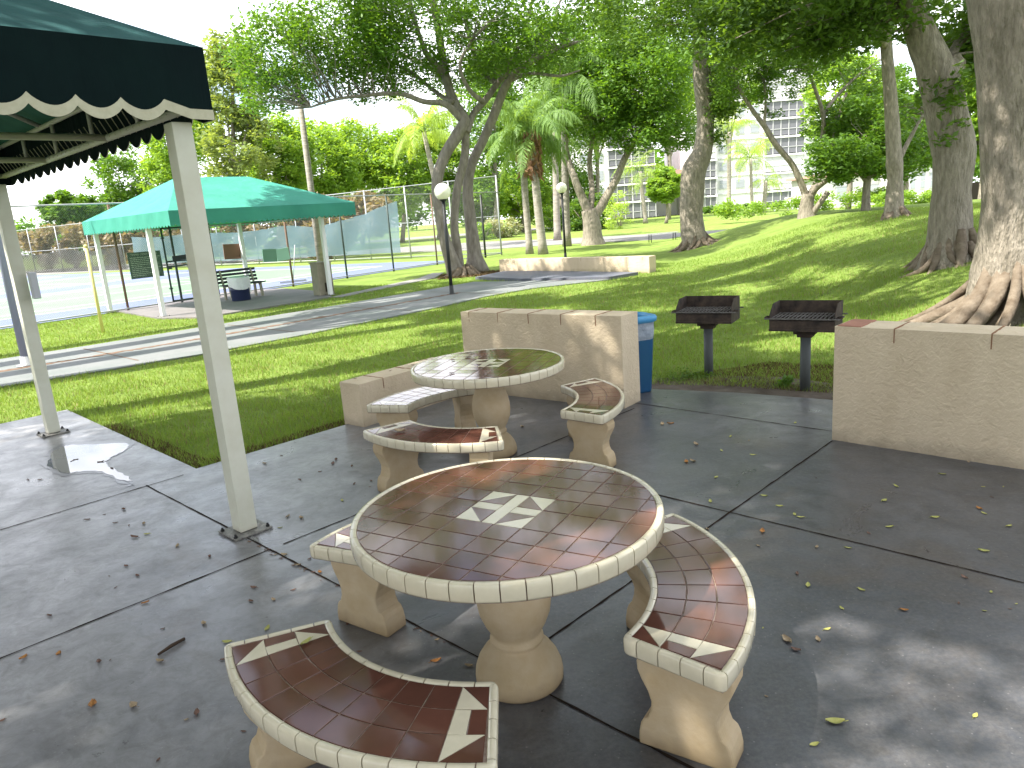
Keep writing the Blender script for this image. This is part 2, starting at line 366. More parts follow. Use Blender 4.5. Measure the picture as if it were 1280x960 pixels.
def strip(b, a, c, w, z, wob=0, n=1):
    a, c = Vector(a).to_2d(), Vector(c).to_2d(); d = (c - a); L = d.length; d.normalize(); nn = Vector((-d.y, d.x)); k = max(1, int(L / .07)) if wob else 1
    rows = []
    for i in range(k + 1):
        p = a + d * (L * i / k); ww = w / 2 * (1 + (random.uniform(-wob, wob) if wob else 0)); off = nn * (random.uniform(-wob, wob) * w * .4 if wob else 0)
        rows.append((p + off + nn * ww, p + off - nn * ww))
    vs = []; fs = []
    for l, r in rows: vs += [(l.x, l.y, z), (r.x, r.y, z)]
    for i in range(k): fs.append((2*i, 2*i+1, 2*i+3, 2*i+2))
    b.add(vs, fs)
PATIO = [(-5.33, 8.54), (-2.69, 5.85), (-1.62, 6.92), (-.45, 8.02), (1.33, 7.45), (2.2, 6.98), (2.98, 6.42), (4.2, 4.35), (10.5, -1.9), (10.5, -9), (-14, -9), (-14, -.2)]
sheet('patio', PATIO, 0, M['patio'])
jb = MB()
def uw(p, t, d): return (p[0] + d.x * t, p[1] + d.y * t)
JL = [((-1.55, 4.12), U, -7, 0), ((-1.50, 4.17), U, .03, 1.5), ((-2.95, 5.51), W, 0, 5.6), ((-3.63, 4.79), U, -6, 1.28), ((2.42, 5.33), U, -8, 0), ((.6, 4.82), W, 0, 7),
      ((1.05, 7.0), W, .1, 2.2), ((.02, 5.54), U, -.2, 1.6), ((-4.9, 2.6), W, -2.2, 9)]
for p, d, a, c in JL: strip(jb, uw(p, a, d), uw(p, c, d), .011, .003, .45)
tag(jb.build('patio_joint', M['joint']), kind='structure')
# soil bed behind the grills
sheet('soil', [(1.2, 7.38), (2.2, 6.95), (3.0, 6.4), (3.35, 6.9), (2.9, 7.5), (2.2, 7.85), (1.6, 7.9)], -.012, M['soil'], .02)
PATH = [(-9.3, 9.1), (-7.18, 10.64), (-6.2, 11.3), (-5.15, 12.1), (-3.81, 13.5), (-2.56, 15.0), (-1.45, 16.4), (-.5, 17.8), (.7, 18.94), (2.83, 19.72), (.5, 21.27), (-.92, 22.24), (-2.04, 20.9), (-3.23, 19.6), (-4.56, 18.05), (-6.74, 15.85), (-8.21, 14.3), (-9.36, 13.3), (-12.5, 10.6)]
sheet('path', PATH, -.004, M['pathm'])
sb = MB(); 
for a, c in [((-10.5, 9.9), (-7.7, 12.42)), ((-7.7, 12.42), (-5.76, 14.15)), ((-5.76, 14.15), (-2.9, 17.3)), ((-2.9, 17.3), (-1.2, 19.2))]: strip(sb, a, c, .16, .0, .5)
for t in (-2, 1.2, 4.4, 7.6, 10.8):
    c = Vector((-5.76, 14.1, 0)) + U * t * .9; strip(sb, (c - W * 1.5).to_2d(), (c + W * 1.3).to_2d(), .03, .0, .3)
tag(sb.build('path_seam', M['seam']), kind='structure')
PAD3 = [(-.9, 23.2), (.5, 21.3), (2.83, 19.76), (3.75, 20.55), (.1, 25.0)]
sheet('pad', PAD3, .06, M['pad3'], .16)
A2 = Vector((-8.7, 18.75, 0)); u2 = Vector((.772, .636, 0)); w2 = Vector((-.636, .772, 0)); AN2 = math.atan2(u2.y, u2.x)
PAD2 = [Vector(p) for p in ((-11.5, 21.6), (-8.7, 18.42), (-7.4, 17.85), (-4.85, 20.7), (-5.7, 22.9), (-7.6, 25.3), (-9.6, 25.6))]
sheet('pad', PAD2, .012, M['pad'])
SW = [(-6.6, 19.2), (-4.9, 20.6), (-3.75, 22.7), (-2.6, 25.2), (-2.75, 27.4), (-3.3, 25.6), (-4.2, 23.4), (-5.3, 21.4), (-6.9, 19.6)]
sheet('sidewalk', [(-4.95, 20.75), (-4.6, 20.6), (-3.5, 22.7), (-2.35, 25.1), (-2.2, 27.3), (-2.65, 27.5), (-2.95, 25.4), (-4.0, 23.0)], -.008, M['sidewalk'], .1)
# tennis courts
F0 = Vector((-10.9, 21.3, 0)); fa = Vector((.5736, .8192, 0)); fb = Vector((-.8192, .5736, 0)); ANF = math.atan2(fa.y, fa.x)
def crt(a, b): return (F0 + fa * a + fb * b).to_2d()
def rect(a0, a1, b0, b1): return [crt(a0, b0), crt(a1, b0), crt(a1, b1), crt(a0, b1)]
sheet('tennis_court', rect(-20, 16.2, .3, 52), -.006, M['court_blue'], .05)
cg = MB(); cl = MB()
for b0 in (3.2, 18.6, 34):
    a0, a1 = -10.0, 13.8; b1 = b0 + 10.97
    cg.prism([tuple(p) for p in rect(a0, a1, b0, b1)][:4], -.004, -.001)
    def ln(p, q): strip(cl, p, q, .09, .003)
    for bb in (b0, b0 + 1.37, b1 - 1.37, b1): ln(crt(a0, bb), crt(a1, bb))
    for aa in (a0, a0 + 5.5, a1 - 5.5, a1): ln(crt(aa, b0), crt(aa, b1))
    ln(crt(a0 + 5.5, (b0 + b1) / 2), crt(a1 - 5.5, (b0 + b1) / 2))
tag(cg.build('court_paint', M['court_green']), kind='structure'); tag(cl.build('court_line', M['white']), kind='structure')
# road beyond
sheet('road', [(-60, 70), (-30, 57), (-8, 51), (-1.5, 44.5), (3.5, 43.5), (10, 39.5), (24, 36), (60, 40), (60, 47), (24, 43.5), (12, 47), (4, 52.5), (-1.7, 59), (-14, 62), (-60, 82)], .0, M['road'])
sheet('road', [(26, 47), (40, 60), (70, 75), (90, 70), (60, 50), (40, 44)], .002, M['road'])

# ------------------------------------------------------------------ stucco walls
def wall_from(a, c, th, h, side, name, label, caps=(), wobble=.004, brick=False, grooves=5):
    a, c = Vector((*a, 0)), Vector((*c, 0)); d = (c - a); L = d.length; d.normalize(); n = Vector((-d.y, d.x, 0)) * side
    t = thing(name, label, 'wall', a, math.atan2(d.y, d.x))
    b = MB(); nx = max(2, int(L / .06)); nz = max(2, int(h / .06)); y1 = th * side
    def grid(P, Q, R2, nu, nv, flip):
        P, Q, R2 = Vector(P), Vector(Q), Vector(R2); vs = []; fs = []
        nrm = (Q - P).cross(R2 - P).normalized()
        for i in range(nu + 1):
            for j in range(nv + 1):
                e = 0 if i in (0, nu) or j in (0, nv) else random.uniform(-wobble, wobble)
                vs.append(P + (Q - P) * i / nu + (R2 - P) * j / nv + nrm * e)
        for i in range(nu):
            for j in range(nv):
                q = (i*(nv+1)+j, (i+1)*(nv+1)+j, (i+1)*(nv+1)+j+1, i*(nv+1)+j+1); fs.append(q if flip else q[::-1])
        b.add(vs, fs, 0, True)
    nt_ = max(2, int(th / .06))
    grid((0,0,-.1),(L,0,-.1),(0,0,h),nx,nz,side > 0); grid((0,y1,-.1),(L,y1,-.1),(0,y1,h),nx,nz,side < 0)
    grid((0,0,-.1),(0,y1,-.1),(0,0,h),nt_,nz,side < 0); grid((L,0,-.1),(L,y1,-.1),(L,0,h),nt_,nz,side > 0)
    grid((0,0,h),(L,0,h),(0,y1,h),nx,nt_,side > 0)
    b.build('wall_body', M['stucco'], t)
    g = MB()
    for k in range(grooves):
        x = L * (k + .7) / grooves
        g.box((x, y1 / 2, h + .001), (.012, abs(th) * .98, .005)); g.box((x, -.001 * side, h - .05), (.007, .004, .1))
    g.build('cap_joint', M['groove'], t)
    if brick:
        k = MB(); k.box((.10, y1 / 2, h + .003), (.17, th - .02, .008)); k.build('corner_brick', M['brick'], t, bevel=.003)
    return t
wr = wall_from((1.05, 6.70), (-.50, 7.93), .32, .885, -1, 'stucco_wall', 'cream stucco wall behind the far tiled table, about waist high')
# fronts are the sides facing the camera
wall_from((-1.44, 6.74), (-.62, 7.68), .30, .42, 1, 'low_stucco_wall', 'low cream stucco kerb wall beside the far tiled table at the lawn edge', grooves=3)
wall_from((2.43, 5.36), (7.0, .75), .34, .885, 1, 'stucco_wall', 'broad cream stucco wall at the right with a terracotta brick at its near corner', brick=True, grooves=11)
wall_from((-.12, 25.0), (4.15, 20.95), .35, .44, 1, 'low_stucco_wall', 'long low cream wall behind the blue grey pad, in front of the further globe lamp', grooves=8)

# ------------------------------------------------------------------ tiled furniture
def clip(poly, inside_pts):
    """Sutherland-Hodgman against a convex polygon (ccw)"""
    out = poly
    n = len(inside_pts)
    for i in range(n):
        a, b = inside_pts[i], inside_pts[(i + 1) % n]; inp = out; out = []
        if not inp: return []
        def side(p): return (b[0]-a[0])*(p[1]-a[1]) - (b[1]-a[1])*(p[0]-a[0])
        for j in range(len(inp)):
            p, q = inp[j], inp[(j + 1) % len(inp)]; sp, sq = side(p), side(q)
            if sp >= 0: out.append(p)
            if (sp >= 0) != (sq >= 0):
                t = sp / (sp - sq); out.append((p[0] + (q[0]-p[0])*t, p[1] + (q[1]-p[1])*t))
    return out
def inset(poly, d):
    n = len(poly); cx = sum(p[0] for p in poly) / n; cy = sum(p[1] for p in poly) / n; out = []
    area = sum(poly[i][0]*poly[(i+1)%n][1] - poly[(i+1)%n][0]*poly[i][1] for i in range(n)) / 2
    if area < 0: poly = poly[::-1]
    for i in range(n):
        p0, p1, p2 = poly[i-1], poly[i], poly[(i+1) % n]
        e1 = Vector((p1[0]-p0[0], p1[1]-p0[1])); e2 = Vector((p2[0]-p1[0], p2[1]-p1[1]))
        if e1.length < 1e-6 or e2.length < 1e-6: continue
        n1 = Vector((-e1.y, e1.x)).normalized(); n2 = Vector((-e2.y, e2.x)).normalized()
        k = n1 + n2
        if k.length < 1e-3: continue
        k = k / max(.35, k.dot(n1)); out.append((p1[0] + k.x * d, p1[1] + k.y * d))
    return out
def tile(b, poly, z, m, gap=.0022, ch=.0016):
    n0 = len(poly)
    ar = abs(sum(poly[i][0]*poly[(i+1)%n0][1] - poly[(i+1)%n0][0]*poly[i][1] for i in range(n0)) / 2)
    if ar < .0006: return
    p1 = inset(poly, gap); p2 = inset(p1, ch)
    if len(p1) < 3 or len(p2) != len(p1): return
    tx, ty = random.gauss(0, .0028), random.gauss(0, .0028); cx = sum(p[0] for p in p1)/len(p1); cy = sum(p[1] for p in p1)/len(p1)
    n = len(p1); zz = z + random.uniform(-.0003, .0003)
    vs = [(p[0], p[1], z - .003) for p in p1] + [(p[0], p[1], zz - .001) for p in p1] + [(p[0], p[1], zz + (p[0]-cx)*tx + (p[1]-cy)*ty) for p in p2]
    fs = [(i, (i+1)%n, (i+1)%n+n, i+n) for i in range(n)] + [(i+n, (i+1)%n+n, (i+1)%n+2*n, i+2*n) for i in range(n)] + [tuple(range(2*n, 3*n))]
    b.add(vs, fs, m)
def rim(b, path, z, seg, h=.066, m=0, missing=()):
    """rounded edge tiles along a closed ccw outline"""
    P = [Vector(p) for p in path]; n = len(P); Nn = []
    for i in range(n):
        t = (P[(i+1) % n] - P[i-1]); Nn.append(Vector((t.y, -t.x)).normalized())
    S = [0]
    for i in range(n): S.append(S[-1] + (P[(i+1) % n] - P[i]).length)
    L = S[-1]; k = max(3, round(L / seg)); sl = L / k
    def ev(s):
        s = s % L; i = min(n - 1, max(0, np.searchsorted(S, s) - 1)); t = (s - S[i]) / max(1e-9, S[i+1] - S[i])
        return P[i].lerp(P[(i+1) % n], t), Nn[i].lerp(Nn[(i+1) % n], t).normalized()
    prof = [(-.026, -.006), (-.026, .0005), (-.012, .003), (-.004, .001), (-.0005, -.006), (.001, -.02), (0, -h + .01), (-.004, -h + .002), (-.02, -h)]
    for q in range(k):
        if q in missing: continue
        g = .0022; nn = 5; rows = []; jit = random.uniform(-.0006, .0006)
        for j in range(nn + 1):
            s = q * sl + g + (sl - 2 * g) * j / nn; p, nr = ev(s)
            rows.append([(p.x + nr.x * (o + jit), p.y + nr.y * (o + jit), z + zz) for o, zz in prof])
        m_ = len(prof); vs = [v for r in rows for v in r]; fs = []
        for j in range(nn):
            for i in range(m_ - 1): fs.append((j*m_+i, j*m_+i+1, (j+1)*m_+i+1, (j+1)*m_+i)[::-1])
        b.add(vs, fs, m, True)
        b.add(rows[0], [tuple(range(m_))], m); b.add(rows[-1], [tuple(range(m_))[::-1]], m)
def make_table(c, rot, label):
    t = thing('round_table', label, 'table', (c[0], c[1], 0), rot, 'round tiled tables')
    R = .607; zt = .75; p = .115; hs = .144; st = .029
    b = MB(); circ = [(math.cos(2*PI*k/96) * (R-.008), math.sin(2*PI*k/96) * (R-.008)) for k in range(96)]
    b.prism(circ, zt - .068, zt - .002, 0)
    ci = [(math.cos(2*PI*k/96) * (R-.027), math.sin(2*PI*k/96) * (R-.027)) for k in range(96)]
    cuts = [st]; x = hs
    cuts = [-hs - p * k for k in range(5, -1, -1)] + [-st, st] + [hs + p * k for k in range(6)]
    for i in range(len(cuts) - 1):
        for j in range(len(cuts) - 1):
            a0, a1, b0, b1 = cuts[i], cuts[i+1], cuts[j], cuts[j+1]
            ini, inj = abs(a0 + a1) / 2 < hs, abs(b0 + b1) / 2 < hs
            if ini and inj: continue
            # outside the inlay the narrow strip is joined to its neighbour
            if not inj and not ini: pass
            if i == 6 and not inj: a0 = cuts[5]; 
            if i == 5 and not inj: continue
            if j == 6 and not ini: b0 = cuts[5]
            if j == 5 and not ini: continue
            q = clip([(a0, b0), (a1, b0), (a1, b1), (a0, b1)], ci)
            if len(q) > 2: tile(b, q, zt, 1)
    # inlay: cream cross with four corner triangles
    tile(b, [(-st, -hs), (st, -hs), (st, hs), (-st, hs)], zt, 2, .001)
    tile(b, [(-hs, -st), (-st, -st), (-st, st), (-hs, st)], zt, 2, .001); tile(b, [(st, -st), (hs, -st), (hs, st), (st, st)], zt, 2, .001)
    for sx in (-1, 1):
        for sy in (-1, 1):
            tile(b, [(sx*hs, sy*hs), (sx*st, sy*hs), (sx*hs, sy*st)], zt, 2, .001)
            tile(b, [(sx*st, sy*st), (sx*st, sy*hs), (sx*hs, sy*st)], zt, 1, .001)
    b.build('tabletop', [M['grout'], M['tile'], M['cream']], t)
    r = MB(); rim(r, [(R*math.cos(2*PI*k/180), R*math.sin(2*PI*k/180)) for k in range(180)], zt, .083); r.build('edge_tiles', M['cream'], t)
    pd = MB(); pd.lathe([(.172,0),(.181,.012),(.182,.035),(.178,.065),(.165,.10),(.142,.135),(.118,.158),(.102,.168),(.100,.176),(.110,.184),(.110,.197),(.099,.206),(.104,.225),(.125,.262),(.144,.31),(.152,.365),(.150,.42),(.138,.48),(.120,.535),(.105,.59),(.103,.63),(.112,.665),(.13,.684)], 64)
    pd.build('pedestal', M['cast'], t)
    return t
make_table((-.059, 2.687), R_(-30), 'nearest round table with brown glazed tiles, wet and shining, cream star inlay')
make_table((-.18, 5.66), R_(-19.5), 'farther round brown tiled table in front of the cream stucco wall')

def make_bench(c, a0, a1, label, broken=(), rin=.675, rout=1.055, zt=.44):
    t = thing('curved_bench', label, 'bench', (c[0], c[1], 0), 0, 'curved tiled benches round the tables')
    A0, A1 = R_(a0), R_(a1); mid = (A0 + A1) / 2
    cr = .02
    def arc(r, s, e, n): return [(r*math.cos(s + (e-s)*k/n), r*math.sin(s + (e-s)*k/n)) for k in range(n + 1)]
    da_o, da_i = cr / rout, cr / rin
    outl = arc(rout, A0 + da_o, A1 - da_o, 60) + [((rout-cr*.3)*math.cos(A1-da_o*.3), (rout-cr*.3)*math.sin(A1-da_o*.3))]
    outl += [((rout-cr + (rin + 2*cr - rout)*k/12)*math.cos(A1), (rout-cr + (rin+2*cr-rout)*k/12)*math.sin(A1)) for k in range(13)]
    outl += [((rin+cr*.3)*math.cos(A1-da_i*.3), (rin+cr*.3)*math.sin(A1-da_i*.3))] + arc(rin, A1 - da_i, A0 + da_i, 40)
    outl += [((rin+cr*.3)*math.cos(A0+da_i*.3), (rin+cr*.3)*math.sin(A0+da_i*.3))]
    outl += [((rin+cr + (rout - 2*cr - rin)*k/12)*math.cos(A0), (rin+cr + (rout-2*cr-rin)*k/12)*math.sin(A0)) for k in range(13)]
    outl += [((rout-cr*.3)*math.cos(A0+da_o*.3), (rout-cr*.3)*math.sin(A0+da_o*.3))]
    b = MB(); e = .012
    body = arc(rout - e, A0 + e/rout, A1 - e/rout, 30) + arc(rin + e, A1 - e/rin, A0 + e/rin, 30)
    n = len(body); vs = [(x, y, zt - .066) for x, y in body] + [(x, y, zt - .003) for x, y in body]; h2 = n // 2
    fs = [(i, (i+1) % n, (i+1) % n + n, i + n) for i in range(n)]
    for i in range(h2 - 1): fs += [(i, n-1-i, n-2-i, i+1), (i+n, i+1+n, 2*n-2-i, 2*n-1-i)]
    b.add(vs, fs, 0)
    ri, ro = rin + .027, rout - .027; rows = 3; dr = (ro - ri) / rows; e0, e1 = A0 + .03/.86, A1 - .03/.86
    ncol = 9; pc = .105 / .86; cols = [e0] + [e0 + pc + (e1 - e0 - 2*pc) * k / (ncol-2) for k in range(ncol-1)] + [e1]
    def P(r, a): return (r*math.cos(a), r*math.sin(a))
    for i in range(len(cols) - 1):
        for j in range(rows):
            s, f = cols[i], cols[i+1]; r0, r1 = ri + dr*j, ri + dr*(j+1)
            if 0 < i < len(cols) - 2:
                tile(b, [P(r0, s + (f-s)*k/3) for k in range(4)][::1] + [P(r1, f - (f-s)*k/3) for k in range(4)], zt, 1)
            else:
                inn, out = (f, s) if i == 0 else (s, f)      # inn = side toward the bench middle
                if j == rows - 1:
                    tile(b, [P(r0, inn), P(r0, out), P(r1, inn)], zt, 2, .0012); tile(b, [P(r0, out), P(r1, out), P(r1, inn)], zt, 1, .0012)
                elif j == 0:
                    tile(b, [P(r1, inn), P(r1, out), P(r0, inn)], zt, 2, .0012); tile(b, [P(r1, out), P(r0, out), P(r0, inn)], zt, 1, .0012)
                else:
                    md = (inn + out) / 2
                    tile(b, [P(r0, inn), P(r0, md), P(r1, md), P(r1, inn)], zt, 2, .0012); tile(b, [P(r0, md), P(r0, out), P(r1, out), P(r1, md)], zt, 1, .0012)
    b.build('seat', [M['grout'], M['tile'], M['cream']], t)
    r = MB(); rim(r, outl, zt, .082, .062, missing=broken); r.build('edge_tiles', M['cream'], t)
    prof = [(.168, 0), (.168, .045), (.160, .085), (.150, .105), (.132, .118), (.120, .15), (.118, .185), (.130, .225), (.152, .265), (.166, .30), (.168, .33), (.158, .355), (.146, .378)]
    for sgn, aa in ((-1, A0 + R_(9.5)), (1, A1 - R_(9.5))):
        l = MB(); pts = [(x, z) for x, z in prof] + [(-x, z) for x, z in prof[::-1]]; th = .065; nn = len(pts)
        vs = [(x, -th, z) for x, z in pts] + [(x, th, z) for x, z in pts]; fs = [(i, (i+1) % nn, (i+1) % nn + nn, i + nn)[::-1] for i in range(nn)]
        k2 = nn // 2
        for i in range(k2 - 1): fs += [(i, i+1, nn-2-i, nn-1-i), (i+nn, 2*nn-1-i, 2*nn-2-i, i+1+nn)]
        l.add(vs, fs, 0)
        l.build('leg', M['cast'], t, bevel=.008, loc=(.865*math.cos(aa), .865*math.sin(aa), 0), rz=aa)
    return t
make_bench((-.11, 2.72), 199, 269.5, 'curved brown tiled bench nearest the camera with a yellow leaf on it')
make_bench((-.19, 2.69), -43, 31, 'curved tiled bench to the right of the nearest table, cream legs in full view')
make_bench((-.059, 2.70), 84, 154, 'curved tiled bench mostly hidden behind the nearest table, close to the white post')
make_bench((-.19, 5.60), 210, 276, 'curved tiled bench on the near side of the farther table, pale with glare')
make_bench((-.20, 5.50), 97, 163, 'curved tiled bench by the low kerb wall with a broken edge tile', broken=(0, 1, 51))
make_bench((-.18, 5.65), -41, 31, 'curved tiled bench between the farther table and the end of the waist high wall')

# ------------------------------------------------------------------ barbecue grills
def make_grill(loc, rz, label, h=.60, s=1.0):
    t = thing('park_grill', label, 'barbecue grill', loc, rz, 'charcoal grills on posts')
    w, d, z0, hb = .29*s, .20*s, h, .245
    b = MB(); th = .006
    b.box((0, 0, z0 + .003), (2*w, 2*d, th)); b.box((0, d, z0 + hb/2), (2*w, th, hb)); 
    for sx in (-1, 1):
        x = sx * w; q = [(-d, 0), (d, 0), (d, hb), (-d*.35, hb), (-d, hb*.62)]
        vs = [(x - th/2, y, z0 + z) for y, z in q] + [(x + th/2, y, z0 + z) for y, z in q]; n = 5
        b.add(vs, [tuple(range(n)), tuple(range(n, 2*n))[::-1]] + [(i, (i+1)%n, (i+1)%n+n, i+n) for i in range(n)])
    b.box((0, -d, z0 + .05), (2*w, th, .10)); b.box((0, -d - .004, z0 + .012), (2*w + .01, .016, .022))
    b.build('firebox', M['iron'], t, bevel=.002)
    g = MB()
    for k in range(16): x = -w + .02 + (2*w - .04) * k / 15; g.bar((x, -d + .01, z0 + .125), (x, d - .03, z0 + .125), .008)
    for y in (-d - .006, 0, d - .03): g.bar((-w - .05, y, z0 + .119), (w + .05, y, z0 + .119), .016, .012)
    g.build('cooking_grate', M['ash'], t)
    for sx in (-1, 1):
        hd = MB(); hd.tube([(sx*(w+.004), -d*.4, z0 + .12), (sx*(w+.055), -d*.4, z0 + .125), (sx*(w+.055), -d*.75, z0 + .125), (sx*(w+.004), -d*.75, z0+.12)], .007, 8)
        hd.build('handle', M['iron'], t)
    c = MB(); c.box((0, 0, z0 - .022), (.20, .16, .05)); c.box((0, 0, z0 - .062), (.14, .13, .035)); c.build('collar', M['iron'], t, bevel=.004)
    p = MB(); p.tube([(0, 0, -.12), (0, 0, h - .07)], .048, 24); p.build('post', M['steelpost'], t)
    return t
g1 = ground(886, 472); g2 = ground(1006, 490)
make_grill((g1.x, g1.y, 0), R_(-30), 'black charcoal grill on a grey post nearer the blue bin')
make_grill((g2.x, g2.y, 0), R_(-34), 'black charcoal grill on a grey post beside the right stucco wall, ash in its box')

# ------------------------------------------------------------------ blue bin
def make_bin():
    t = thing('rubbish_bin', 'blue plastic bin with a clear liner bag, behind the end of the stucco wall', 'bin', (1.265, 7.36, 0), R_(20))
    def rsq(h, r, n=8):
        o = []
        for q, (sx, sy) in enumerate(((1, 1), (-1, 1), (-1, -1), (1, -1))):
            for k in range(n + 1):
                a = PI/2*q + PI/2*k/n; o.append((sx*(h-r) + r*math.cos(a), sy*(h-r) + r*math.sin(a)))
        return o
    def loft(b, rings, m=0):
        n = len(rings[0][0]); vs = [(x, y, z) for R, z in rings for x, y in R]; fs = []
        for i in range(len(rings) - 1):
            for k in range(n): fs.append((i*n+k, i*n+(k+1)%n, (i+1)*n+(k+1)%n, (i+1)*n+k))
        b.add(vs, fs, m, True)
    b = MB(); loft(b, [(rsq(.02, .01), .0), (rsq(.135, .05), .0), (rsq(.14, .05), .02), (rsq(.175, .06), .74)]); b.build('bin_body', M['bin'], t)
    l = MB(); loft(l, [(rsq(.182, .07), .735), (rsq(.176, .07), .70), (rsq(.178, .07), .64), (rsq(.170, .065), .56), (rsq(.164, .06), .545)]); l.build('liner_bag', M['liner'], t)
    r = MB(); loft(r, [(rsq(.178, .08), .72), (rsq(.205, .10), .735), (rsq(.208, .10), .77), (rsq(.198, .10), .79), (rsq(.17, .09), .795), (rsq(.16, .08), .76), (rsq(.155, .08), .60)]); r.build('rim', M['binrim'], t)
make_bin()

# ------------------------------------------------------------------ scalloped canopies
def canopy(name, label, org, ud, wd, nu, nw, post_h, vt, vb, ridge_z, mats, posts, post_w, pitch, oh, trim=True, detail=True, ridge=None, base_plate=True, top_frac=.5):
    """org = near corner post; ud, wd edge directions; nu, nw lengths between corner posts"""
    t = thing(name, label, 'canopy', org, 0)
    O = Vector((0, 0, 0)); c00 = -ud*oh - wd*oh; c10 = ud*(nu+oh) - wd*oh; c11 = ud*(nu+oh) + wd*(nw+oh); c01 = -ud*oh + wd*(nw+oh)
    C4 = [c00, c10, c11, c01]
    if ridge is None:
        k = min(nu, nw)/2 + oh; r0 = ud*(-oh + k) + wd*(nw/2); r1 = ud*(nu + oh - k) + wd*(nw/2)
        if nw > nu: r0 = ud*(nu/2) + wd*(-oh+k); r1 = ud*(nu/2) + wd*(nw+oh-k)
    else: r0, r1 = ridge
    Z = Vector((0, 0, 1)); b = MB(); vtz = Z*vt
    # roof as four subdivided, slightly sagging faces
    def slope(P, Q, r, s, n=8):
        vs = []; fs = []
        for i in range(n + 1):
            for j in range(n + 1):
                a = P.lerp(Q, i/n) + vtz; c = r.lerp(s, i/n) + Z*ridge_z; p = a.lerp(c, j/n)
                sag = -.035 * math.sin(PI*j/n) * math.sin(PI*i/n); vs.append(p + Z*sag)
        for i in range(n):
            for j in range(n): fs.append((i*(n+1)+j, (i+1)*(n+1)+j, (i+1)*(n+1)+j+1, i*(n+1)+j+1))
        b.add(vs, fs, 0, True)
    if nu >= nw: slope(c00, c10, r0, r1); slope(c10, c11, r1, r1); slope(c11, c01, r1, r0); slope(c01, c00, r0, r0)
    else: slope(c00, c10, r0, r0); slope(c10, c11, r0, r1); slope(c11, c01, r1, r1); slope(c01, c00, r1, r0)
    b.build('roof_canvas', mats[0], t)
    for i in range(4):
        P, Q = C4[i], C4[(i+1) % 4]; L = (Q-P).length; d = (Q-P).normalized(); nrm = Vector((d.y, -d.x, 0))*(1 if ud.cross(wd).z > 0 else -1)
        fl_ = .27 if detail else .12; n = max(1, round((L - 2*fl_) / pitch)); pp = (L - 2*fl_) / n; v = MB(); tr = MB(); st_ = max(4, int(12 if detail else 6)); tot = n * st_
        pts = [0, fl_/2] + [fl_ + pp*n*k/tot for k in range(tot + 1)] + [L - fl_/2, L]
        sc = .058 if detail else .05; rows = []
        for s in pts:
            ph = ((s - fl_) / pp) % 1; low = sc*.25 if s < fl_ - .001 or s > L - fl_ + .001 else sc * (1 - abs(math.sin(PI * ph))**.8) 
            wav = .012 * math.sin(s * 9 + i) * (0 if s in (0, L) else 1)
            rows.append((P + d*s, vb + low, wav))
        def col(p, z, w): return (p.x + nrm.x*w, p.y + nrm.y*w, z)
        vs = []
        for p, z, w in rows: vs += [col(p, vt, 0), col(p, (vt+z)/2, w), col(p, z, w*.6)]
        fs = []
        for k in range(len(rows) - 1):
            for j in range(2): fs.append((3*k+j, 3*k+j+1, 3*k+3+j+1, 3*k+3+j))
        v.add(vs, fs, 0, True); vo = v.build('valance', mats[1], t)
        if trim:
            vs = []
            for p, z, w in rows: vs += [col(p, z + .052, w*.75 + .007), col(p, z - .002, w*.6 + .007), col(p, z - .002, w*.6 + .002), col(p, z + .052, w*.75 + .002)]
            fs = []
            for k in range(len(rows) - 1):
                for j in range(4): fs.append((4*k+j, 4*k+(j+1) % 4, 4*k+4+(j+1) % 4, 4*k+4+j))
            tr.add(vs, fs, 0, False); tr.build('scalloped_trim', M['trim'], vo)
    # tube frame
    fz = vb + (.10 if detail else .06); f = MB(); rr = .024; ins = .06
    K = [ -ud*(oh-ins) - wd*(oh-ins), ud*(nu+oh-ins) - wd*(oh-ins), ud*(nu+oh-ins) + wd*(nw+oh-ins), -ud*(oh-ins) + wd*(nw+oh-ins)]
    for i in range(4):
        P, Q = K[i], K[(i+1) % 4]; f.tube([P + Z*fz, Q + Z*fz], rr, 10); f.tube([P + Z*(vt-.04), Q + Z*(vt-.04)], rr*.8, 10)
        n = max(2, round((Q-P).length / .9))
        for k in range(1, n): s = P.lerp(Q, k/n); f.tube([s + Z*fz, s + Z*(vt-.04)], rr*.7, 8)
    if detail:
        n = 3
        for k in range(1, n):
            a = K[0].lerp(K[1], k/n); c = K[3].lerp(K[2], k/n)
            f.tube([a + Z*fz, c + Z*fz], rr, 10) if k in (1,) else None
            a = K[0].lerp(K[3], k/n); c = K[1].lerp(K[2], k/n); f.tube([a + Z*fz, c + Z*fz], rr, 10)
            mid = (a + c)/2; f.tube([a + Z*(vt-.03), mid + Z*(ridge_z - .12)], rr*.8, 8); f.tube([c + Z*(vt-.03), mid + Z*(ridge_z - .12)], rr*.8, 8)
    f.build('frame_tube', M['post'] if detail else M['galv'], t)
    if detail:
        la = MB()                       # lacing cord wound round the frame tube
        for i in (3,):
            P, Q = K[i], K[(i+1) % 4]; L = (Q-P).length; n = int(L / .11); d = (Q-P).normalized(); nr = Vector((d.y, -d.x, 0))
            for k in range(n):
                s = P + d*(L*(k+.5)/n); r = rr + .004
                la.tube([s + Z*(fz - r) , s + d*.02 + nr*r + Z*fz, s + d*.035 + Z*(fz + r), s + d*.06 + nr*.05 + Z*(fz + .11)], .0035, 5)
        la.build('lacing_cord', M['trim'], t)
